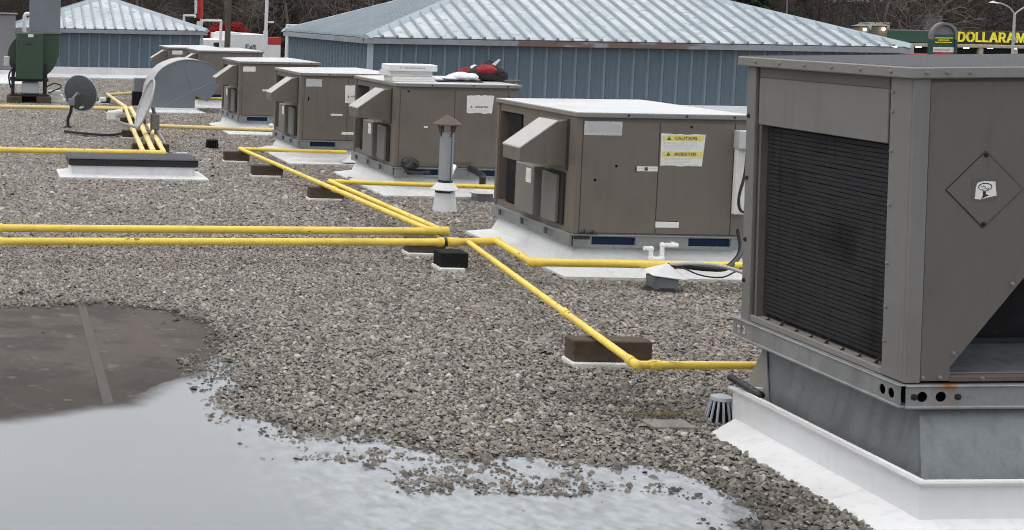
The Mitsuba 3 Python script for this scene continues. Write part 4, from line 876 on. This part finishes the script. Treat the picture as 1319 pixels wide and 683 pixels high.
# ------------------------------------------------------------------ things left on the unit behind the vent
def carton(x0, x1, y0, y1, z0, z1, rot, label, m, printed=False):
    t = thing('filter_box', label, 'box')
    R = trimesh.transformations.rotation_matrix(rot, [0, 0, 1], [(x0 + x1) / 2, y0, 0]); XF[0] = R
    part(t, 'carton', box(x0, x1, y0, y1, z0, z1, .006), m)
    if printed:
        h = z1 - z0; part(t, 'print', cat_([extr([(0, h * .3), (.028, h * .3), (.014, 0)], .001, (x0 + .11, y0 - .0002, z0 + h * .36), (1, 0, 0), (0, 0, 1))] + [box(x0 + .16 + k * .026, x0 + .18 + k * .026, y0 - .0012, y0 - .0002, z0 + h * .38, z0 + h * (.60 if k % 3 else .68), .0002) for k in range(9)]), 'ink_grey')
    else: part(t, 'flap_line', box(x0 + .02, x1 - .02, y0 - .0012, y0 - .0002, z0 + (z1 - z0) * .46, z0 + (z1 - z0) * .52, .0002), 'ink_grey')
    XF[0] = None
ZT = 1.222
carton(4.50, 4.97, 16.62, 17.0, ZT + .004, ZT + .057, .0, 'bottom flat pale carton of the stack on the unit', 'sticker_white')
carton(4.47, 4.95, 16.66, 17.05, ZT + .0585, ZT + .117, .03, 'middle greyish carton of the stack on the unit', 'pad')
carton(4.46, 4.98, 16.60, 16.98, ZT + .1185, ZT + .19, -.02, 'top white carton with printing on the stack on the unit', 'cloth_white', True)
def lump(c, r, amp, sc, seed, sub=4, flat_z=None):
    m = ball((0, 0, 0), 1, sub, r)
    v = m.vertices; n_ = v / np.linalg.norm(v, axis=1, keepdims=True)
    v = v + n_ * ((meshkit.fbm(v * sc + 7, 4, seed) - .5) * amp)[:, None]
    v[:, 2] = np.maximum(v[:, 2], -r[2] * .55); m.vertices = v + np.array(c); return m
mt = box(5.00, 5.50, 16.62, 17.3, ZT + .006, ZT + .018, .004); solo('rubber_mat', mt, 'steel_dark', 'flat dark mat under the white cloth on the unit', 'mat')
t = thing('cloth', 'crumpled white cloth lying on the mat on the unit', 'cloth')
cl1 = cat_([lump((5.34, 16.86, ZT + .055), (.17, .16, .055), .05, 16, 3), lump((5.22, 16.84, ZT + .04), (.11, .12, .030), .03, 18, 5)]); scene[t] = mikit.ply(cl1, 'cloth_white', smooth=True)
t = thing('bag', 'slumped black bag with a dark red panel and a white tag on the unit', 'bag')
part(t, 'body', cat_([lump((5.62, 17.0, ZT + .085), (.19, .17, .10), .09, 9, 7), lump((5.75, 17.02, ZT + .07), (.15, .15, .11), .10, 10, 9), lump((5.70, 17.05, ZT + .13), (.10, .1, .10), .09, 12, 10)]), 'cloth_black', True)
part(t, 'red_panel', cat_([lump((5.62, 16.93, ZT + .135), (.115, .12, .062), .06, 13, 11)]), 'cloth_red', True)
part(t, 'red_sleeve', cat_([lump((5.46, 17.1, ZT + .10), (.10, .1, .05), .06, 14, 13)]), 'cloth_red', True); part(t, 'strap', lump((5.86, 16.75, ZT + .025), (.09, .05, .016), .02, 20, 3), 'rust_brown', True)
part(t, 'tag', hull([(5.70, 16.95, ZT + .20), (5.73, 16.95, ZT + .185), (5.79, 16.95, ZT + .255), (5.77, 16.95, ZT + .262), (5.70, 16.97, ZT + .20), (5.79, 16.97, ZT + .255)]), 'cloth_white'); part(t, 'lining', lump((5.535, 17.05, ZT + .15), (.05, .06, .035), .03, 20, 4), 'sticker_white', True)

# ------------------------------------------------------------------ beyond the roof: gas station, poles, shops
GZ = -6.0
t = thing('white_building', 'low white building with the word Exit on its wall', 'building')
Y = 95.0
part(t, 'wall', box(15.25, 17.8, Y, Y + 7, GZ, .58, .03), 'white_paint'); part(t, 'wall', box(15.4, 16.2, Y + .5, Y + 6, .59, .68, .02), 'white_paint')
part(t, 'lettering', text('Exit', .29, .03, (16.38, Y - .001, -.34), bold=True), 'ink')
part(t, 'wing', box(12.0, 15.24, Y + .6, Y + 6, GZ, .20, .03), 'pad'); part(t, 'wing_window', box(14.5, 15.0, Y + .56, Y + .61, -.40, .02, .01), 'steel_dark')
t = thing('sign_pillar', 'white pillar with a red top beyond the roof', 'sign pillar')
Y = 80.0
part(t, 'shaft', box(14.93, 15.68, Y, Y + .8, GZ, .28, .02), 'white_paint'); part(t, 'red_top', box(14.91, 15.70, Y - .02, Y + .82, .281, .66, .02), 'red', label='red top')
t = thing('lamp_post', 'tall white lamp post left of the red topped pillar', 'lamp post')
Y = 75.0
part(t, 'pole', cat_([cyl((13.93, Y, GZ), (13.96, Y, 9), .095, .075, 12), cyl((13.93, Y, GZ), (13.93, Y, 1.05), .12, n=12)]), 'white_paint', 40); part(t, 'arm', box(14.02, 14.32, Y - .05, Y + .05, 1.44, 1.54, .02), 'white_paint')
t = thing('utility_pole', 'brown wooden utility pole left of the white lamp post', 'pole')
Y = 60.0
part(t, 'pole', cyl((9.58, Y, GZ), (9.72, Y, 9), .13, .10, 12), 'brown_pole', 40); part(t, 'crossarm', box(8.6, 10.8, Y - .06, Y + .06, 8.2, 8.35), 'brown_pole')
t = thing('banner', 'red and white banner hanging on a white pole behind the small penthouse', 'flag')
Y = 70.0
part(t, 'pole', cyl((10.0, Y, GZ), (10.0, Y, 3.2), .045, n=10), 'white_paint', 40); part(t, 'post_base', box(9.82, 10.08, Y - .1, Y + .1, GZ, 1.5, .02), 'white_paint')
fl = np.array([[x, z] for x in np.linspace(0, 1, 9) for z in np.linspace(0, 1, 9)])
def cloth_strip(x0, x1, z0, z1, y, th=.02):
    n = 8; v = []; f = []
    for i in range(n + 1):
        for j in range(n + 1):
            u, w = i / n, j / n; v.append((x0 + (x1 - x0) * u + .012 * math.sin(w * 5), y + .06 * math.sin(u * 7 + w * 3), z0 + (z1 - z0) * w))
    for i in range(n):
        for j in range(n): a = i * (n + 1) + j; f += [[a, a + n + 1, a + n + 2], [a, a + n + 2, a + 1]]
    v = np.array(v); m = len(v); v2 = v + [0, th, 0]
    return trimesh.Trimesh(np.vstack([v, v2]), np.vstack([f, np.array(f)[:, ::-1] + m]), process=False)
part(t, 'red_cloth', cloth_strip(9.80, 10.06, 1.62, 3.2, Y - .2), 'red', True); part(t, 'white_cloth', cloth_strip(9.66, 9.80, 1.85, 3.2, Y - .17), 'white_paint', True)
def hoop(x0, x1, z0, z1, Y, label, r=.07, both=True):
    pts = [(x0, Y, z0), (x0, Y, z1), (x1, Y, z1)] + ([(x1, Y, z0)] if both else [(x1, Y, z1 - .12)])
    solo('pipe_hoop', tube(pts, r, 10), 'white_paint', label, 'pipe hoop', 40)
hoop(17.98, 19.40, -6, 1.22, 90, 'white pipe hoop at the left edge of the large penthouse roof', .085)
hoop(14.05, 12.95, -6, 1.42, 90, 'white bent pipe above the red leaved tree', .08, False)
hoop(11.85, 12.5, -6, 1.70, 90, 'white bent pipe beside the red and white banner', .07, False)

def leaf_cluster(rng, n, c, r, s):
    p = rng.normal(0, 1, (n, 3)); p /= np.maximum(np.linalg.norm(p, axis=1, keepdims=True), 1e-6); p *= rng.random((n, 1)) ** .4
    p = p * r + c; a = rng.normal(0, 1, (n, 3)); b = rng.normal(0, 1, (n, 3))
    a /= np.linalg.norm(a, axis=1, keepdims=True); b /= np.linalg.norm(b, axis=1, keepdims=True)
    sz = s * rng.uniform(.6, 1.4, (n, 1)); v = np.stack([p - a * sz, p + a * sz, p + b * sz], 1).reshape(-1, 3)
    return trimesh.Trimesh(v, np.arange(3 * n).reshape(-1, 3), process=False)
rg = np.random.default_rng(21)
t = thing('red_tree', 'tree with dark red leaves beyond the white building wall', 'tree')
cl_ = [leaf_cluster(rg, 500, np.array([rg.uniform(15.3, 17.9), 104 + rg.uniform(-.8, .8), rg.uniform(.1, 1.0)]), np.array([.6, .6, .35]), .075) for _ in range(16)]
part(t, 'crown', cat_(cl_), 'red_leaves'); part(t, 'trunk', cyl((16.6, 104, GZ), (16.6, 104, .6), .14, .05, 8), 'bark')
part(t, 'limb', cat_([cyl((16.6, 104, -2 + .3 * k), (16.6 + rg.uniform(-1.3, 1.5), 104 + rg.uniform(-.6, .6), -.1 + .2 * k), .05, .015, 5) for k in range(6)]), 'bark')

# shops at the right
Y = 150.0
t = thing('store', 'long dark store with big yellow letters on its black fascia', 'store')
part(t, 'wall', box(74.0, 118, Y + 1.5, Y + 22, GZ, .1, .05), 'store_dark')
part(t, 'green_fascia', box(86.5, 95.8, Y, Y + 1.4, .17, 1.33, .03), 'store_green'); part(t, 'black_fascia', box(95.9, 118, Y - .1, Y + 1.4, .10, 1.42, .03), 'store_dark')
part(t, 'canopy', box(85.5, 118, Y - 1.6, Y + .6, -.22, .09, .03), 'store_beige'); part(t, 'roof_edge', box(86.4, 118, Y + 1.41, Y + 22, 1.2, 1.40, .03), 'grey_steel')
part(t, 'roof_unit', box(91.0, 93.2, Y + 6, Y + 8, 1.41, 2.1, .05), 'white_paint'); part(t, 'roof_unit', box(97.2, 99.2, Y + 7, Y + 9, 1.41, 2.9, .05), 'grey_steel')
sgx = 96.25
wid = {}
cursor = sgx
for ch in 'DOLLARAMA':
    m = text(ch, .93, .12, (0, 0, 0), bold=True); m = cat_([m, m.copy().apply_translation([.035, -.006, 0])]); m.apply_scale([.905, 1, 1]); b = m.bounds
    m.apply_translation([cursor - b[0][0], Y - .101, .36]); part(t, 'letter', m, 'letter_yellow'); cursor += (b[1][0] - b[0][0]) + .10
for k in range(13): 
    e = part(t, 'soffit_light', box(86.8 + 2.35 * k, 87.2 + 2.35 * k, Y - 1.5, Y - 1.2, -.30, -.225, .02), 'lamp_body'); scene[e]['emitter'] = {'type': 'area', 'radiance': {'type': 'rgb', 'value': [2.6, 2.6, 2.4]}}
for k in range(9): part(t, 'pier', box(87.4 + 3.4 * k, 87.8 + 3.4 * k, Y - 1.5, Y - 1.1, GZ, -.23, .02), 'store_beige')
for k in range(9): part(t, 'shop_window', box(88.0 + 3.4 * k, 90.6 + 3.4 * k, Y + 1.42, Y + 1.495, GZ + .6, -1.2, .02), 'slot_black')
t = thing('plaza_sign', 'tall arched plaza sign with green, white and red panels', 'sign')
Y = 110.0; cx_ = 69.6
arc = sg.Point(0, 0).buffer(.97, 24).difference(sg.Point(0, 0).buffer(.79, 24)).intersection(sg.box(-2, 0, 2, 2))
part(t, 'arch', cat_([extr(arc, .4, (cx_, Y + .2, 1.17), (1, 0, 0), (0, 0, 1)), box(cx_ - .97, cx_ - .79, Y - .2, Y + .2, .9, 1.17, .02), box(cx_ + .79, cx_ + .97, Y - .2, Y + .2, .9, 1.17, .02)]), 'concrete')
for sg_ in (-1, 1): part(t, 'leg', box(cx_ + sg_ * .88 - .09, cx_ + sg_ * .88 + .09, Y - .2, Y + .2, GZ, .899, .02), 'store_green')
part(t, 'arch_panel', extr(sg.Point(0, 0).buffer(.785, 24).intersection(sg.box(-2, .1, 2, 2)), .1, (cx_, Y + .1, 1.17), (1, 0, 0), (0, 0, 1)), 'grey_steel')
g_ = part(t, 'green_panel', box(cx_ - .78, cx_ + .78, Y - .1, Y + .1, .36, 1.24, .01), 'store_green')
for zz, w in ((.98, .66), (.82, .4), (.66, .62)): part(g_, 'print', cat_([box(cx_ - w + q * w * .25, cx_ - w + q * w * .25 + w * .2, Y - .13, Y - .101, zz, zz + .07, .002) for q in range(8)]), 'letter_yellow')
w_ = part(t, 'white_panel', box(cx_ - .78, cx_ + .78, Y - .1, Y + .1, -.02, .35, .01), 'pad'); part(w_, 'print', box(cx_ - .6, cx_ + .5, Y - .12, Y - .101, .10, .2, .002), 'ink_grey')
part(t, 'red_panel', box(cx_ - .85, cx_ + .78, Y - .12, Y + .1, -.75, -.03, .01), 'red'); part(t, 'lower_panel', box(cx_ - .78, cx_ + .78, Y - .1, Y + .1, GZ, -.76, .01), 'store_dark')
t = thing('awning', 'long red awning of the shop behind the foreground unit cap', 'awning')
part(t, 'cloth', box(72.5, 79.5, 118, 119.6, -.62, -.34, .03), 'red'); part(t, 'wall', box(72.4, 79.6, 119.7, 124, GZ, -.5, .05), 'store_dark')
t = thing('street_lamp', 'grey double armed street lamp in front of the yellow letters', 'street lamp')
Y = 95.0; lx = 64.6
part(t, 'pole', cyl((lx, Y, GZ), (lx - .1, Y, 2.75), .10, .075, 12), 'cable_grey', 40)
part(t, 'arm', tube(bez([(lx - .1, Y, 2.7), (lx - .45, Y, 3.1), (lx - 1.0, Y, 3.35), (lx - 1.5, Y, 3.42)], 5), .05, 8), 'cable_grey', 40); part(t, 'arm', tube(bez([(lx - .1, Y, 2.7), (lx + .25, Y, 3.0), (lx + .8, Y, 3.3), (lx + 1.3, Y, 3.42)], 5), .05, 8), 'cable_grey', 40)
part(t, 'lamp_head', hull([(lx - 1.75, Y - .12, 3.40), (lx - 1.2, Y - .12, 3.36), (lx - 1.75, Y + .12, 3.40), (lx - 1.2, Y + .12, 3.36), (lx - 1.5, Y, 3.52)]), 'white_paint'); part(t, 'lamp_head', hull([(lx + 1.2, Y - .12, 3.36), (lx + 1.75, Y - .12, 3.40), (lx + 1.2, Y + .12, 3.36), (lx + 1.75, Y + .12, 3.40), (lx + 1.5, Y, 3.52)]), 'white_paint')
part(t, 'collar', cyl((lx - .02, Y, 1.05), (lx - .02, Y, 1.25), .15, n=12), 'cable_grey')
solo('light_pole', cyl((63.6, 120, GZ), (63.4, 120, 5), .07, .05, 8), 'grey_steel', 'thin grey pole rising behind the arched sign', 'pole', 40)
solo('light_pole', cyl((48.2, 130, GZ), (48.2, 130, 9), .11, .08, 8), 'grey_steel', 'thin grey pole at the right end of the penthouse roof', 'pole', 40)
for k, (x, z, lab) in enumerate(((75.45, 1.62, 'left of two beige gate posts with a lit lamp'), (77.05, 1.68, 'right of two beige gate posts with a lit lamp'))):
    t = thing('lamp_pier', lab, 'gate post')
    part(t, 'post', box(x - .42, x + .42, 130, 131, GZ, z + .1, .05), 'pier_stone'); part(t, 'cap', hull([(x - .55, 129.9, z + .11), (x + .55, 129.9, z + .11), (x - .55, 131.1, z + .11), (x + .55, 131.1, z + .11), (x, 130.5, z + .35)]), 'pier_stone')
    e = part(t, 'lamp', ball((x, 129.88, z - .18), .13, 2), 'lamp_body'); scene[e]['emitter'] = {'type': 'area', 'radiance': {'type': 'rgb', 'value': [2.6, 2.1, 1.3]}}
t = thing('house', 'dark roofed house among the bare trees on the hillside', 'house')
Y = 172.0
part(t, 'wall', box(32.6, 35.4, Y, Y + 6, GZ, 1.7, .05), 'brown_pole'); part(t, 'roof', hull([(32.2, Y - .4, 1.71), (35.9, Y - .4, 1.71), (32.2, Y + 6.4, 1.71), (35.9, Y + 6.4, 1.71), (33, Y + 3, 2.7), (35.2, Y + 3, 2.7)]), 'store_dark'); part(t, 'window', box(33.1, 34.9, Y - .05, Y - .01, .9, 1.5, .01), 'slot_black'); part(t, 'porch_roof', box(32.2, 35.6, Y - 1, Y - .06, .55, .68, .02), 'grey_steel')
t = thing('house', 'pale roofed house showing between the trees above the lit gate posts', 'house')
Y = 176.0
part(t, 'wall', box(97.5, 104, Y, Y + 7, GZ, 4.4, .05), 'grey_steel'); part(t, 'roof', hull([(97, Y - .4, 4.41), (104.5, Y - .4, 4.41), (97, Y + 7.4, 4.41), (104.5, Y + 7.4, 4.41), (98, Y + 3.5, 6.4), (103.5, Y + 3.5, 6.4)]), 'cap_top')

# ------------------------------------------------------------------ trees
def bare_tree(rng, h=15.0):
    """trunk + limbs + twigs as thin three-sided tapers; returns (wood mesh)"""
    V, F = [], []
    def stick(a, b, r0, r1):
        a, b, x, y, z, L = frame(a, b); k = len(V) 
        for p, r in ((a, r0), (b, r1)):
            for q in range(3): V.append(p + r * (math.cos(2.094 * q) * x + math.sin(2.094 * q) * y))
        for q in range(3): j = (q + 1) % 3; F.extend([[k + q, k + j, k + 3 + j], [k + q, k + 3 + j, k + 3 + q]])
    def grow(p, d, L, r, lev):
        n = 3 if lev < 3 else 2
        for i in range(n):
            d2 = d + rng.normal(0, .10, 3); d2 /= np.linalg.norm(d2); q = p + d2 * L / n
            stick(p, q, r * (1 - .25 * i / n), r * (1 - .25 * (i + 1) / n)); p, d = q, d2
            if lev < 5 and (lev > 0 or i >= 0):
                for _ in range(2 if lev < 4 else 3):
                    s = rng.normal(0, 1, 3); s -= d * (s @ d); s /= np.linalg.norm(s); e = d * rng.uniform(.45, .9) + s * rng.uniform(.5, .9) + np.array([0, 0, .12]); e /= np.linalg.norm(e)
                    if lev == 4:
                        q2 = p + e * L * .7; stick(p, q2, .022, .012)
                    else: grow(p, e, L * rng.uniform(.5, .68), max(r * .45, .02), lev + 1)
    grow(np.array([0, 0, -1.0]), np.array([0, 0, 1.0]), h * .62, .19, 1)
    return trimesh.Trimesh(np.array(V), np.array(F), process=False)
def conifer(rng, h=15.0):
    tr = cyl((0, 0, -1), (0, 0, h), .22, .03, 6); fol = []
    n = 2600
    t = rng.random(n) ** .8; z = 1.5 + t * (h - 1.5); R = (1 - t) * 3.0 + .25
    a = rng.uniform(0, 2 * np.pi, n); r = R * rng.random(n) ** .5 * (.8 + .3 * np.sin(a * 5 + z * 3)); p = np.stack([r * np.cos(a), r * np.sin(a), z - r * .28], 1)
    o = np.stack([np.cos(a), np.sin(a), -.45 + 0 * a], 1); s = np.stack([-np.sin(a), np.cos(a), 0 * a], 1)
    L = rng.uniform(.35, .8, (n, 1)); w = L * .30
    v = np.stack([p - s * w, p + s * w, p + o * L + rng.normal(0, .06, (n, 3))], 1).reshape(-1, 3)
    return tr, trimesh.Trimesh(v, np.arange(3 * n).reshape(-1, 3), process=False)
rg = np.random.default_rng(33)
for k in range(4): scene[f'bare_tree_shape_{k}'] = {'type': 'shapegroup', 'wood': mikit.ply(bare_tree(rg, 15 + k), 'bark' if k % 2 else 'bark_pale')}
tr, fo = conifer(rg)
scene['conifer_shape'] = {'type': 'shapegroup', 'trunk': mikit.ply(tr, 'bark'), 'crown': mikit.ply(fo, 'needles')}
n = 0
for row, Y in enumerate((158, 166, 176, 188, 202, 220, 245)):
    x = -.04 * Y
    while x < .72 * Y:
        X, YY = x + rg.uniform(-2, 2), Y + rg.uniform(-4, 4)
        n += 1; s = rg.uniform(.85, 1.25)
        scene[f'woodland__{n:03d}'] = {'type': 'instance', 'group': {'type': 'ref', 'id': f'bare_tree_shape_{int(rg.integers(4))}'}, 'to_world': T().translate([X, YY, max(hill_z(X, YY), -6.0) if YY > 178 else -6.0]).rotate([0, 0, 1], float(rg.uniform(0, 360))).scale(s)}
        x += rg.uniform(3.0, 5.2)
labels['woodland'] = {'label': 'dense bare winter wood filling the background above the roofs', 'category': 'woodland', 'kind': 'stuff'}
for X, YY, s, lab in ((78.5, 155, 1.25, 'dark evergreen tree right above the lit gate posts'), (74.0, 165, 1.1, 'narrow dark evergreen beside the lit gate posts'), (66.5, 172, 1.2, 'dark evergreen rising behind the right slope of the large roof'), (92.0, 170, .9, 'small evergreen behind the green fascia'), (39.5, 168, 1.15, 'dark evergreen at the left hip of the large roof')):
    t = thing('evergreen_tree', lab, 'tree')
    m = T().translate([X, YY, -6.0]).rotate([0, 0, 1], float(rg.uniform(0, 360))).scale(s)
    scene[t + '__trunk'] = {**mikit.ply(tr, 'bark'), 'to_world': m}; scene[t + '__crown'] = {**mikit.ply(fo, 'needles'), 'to_world': m}
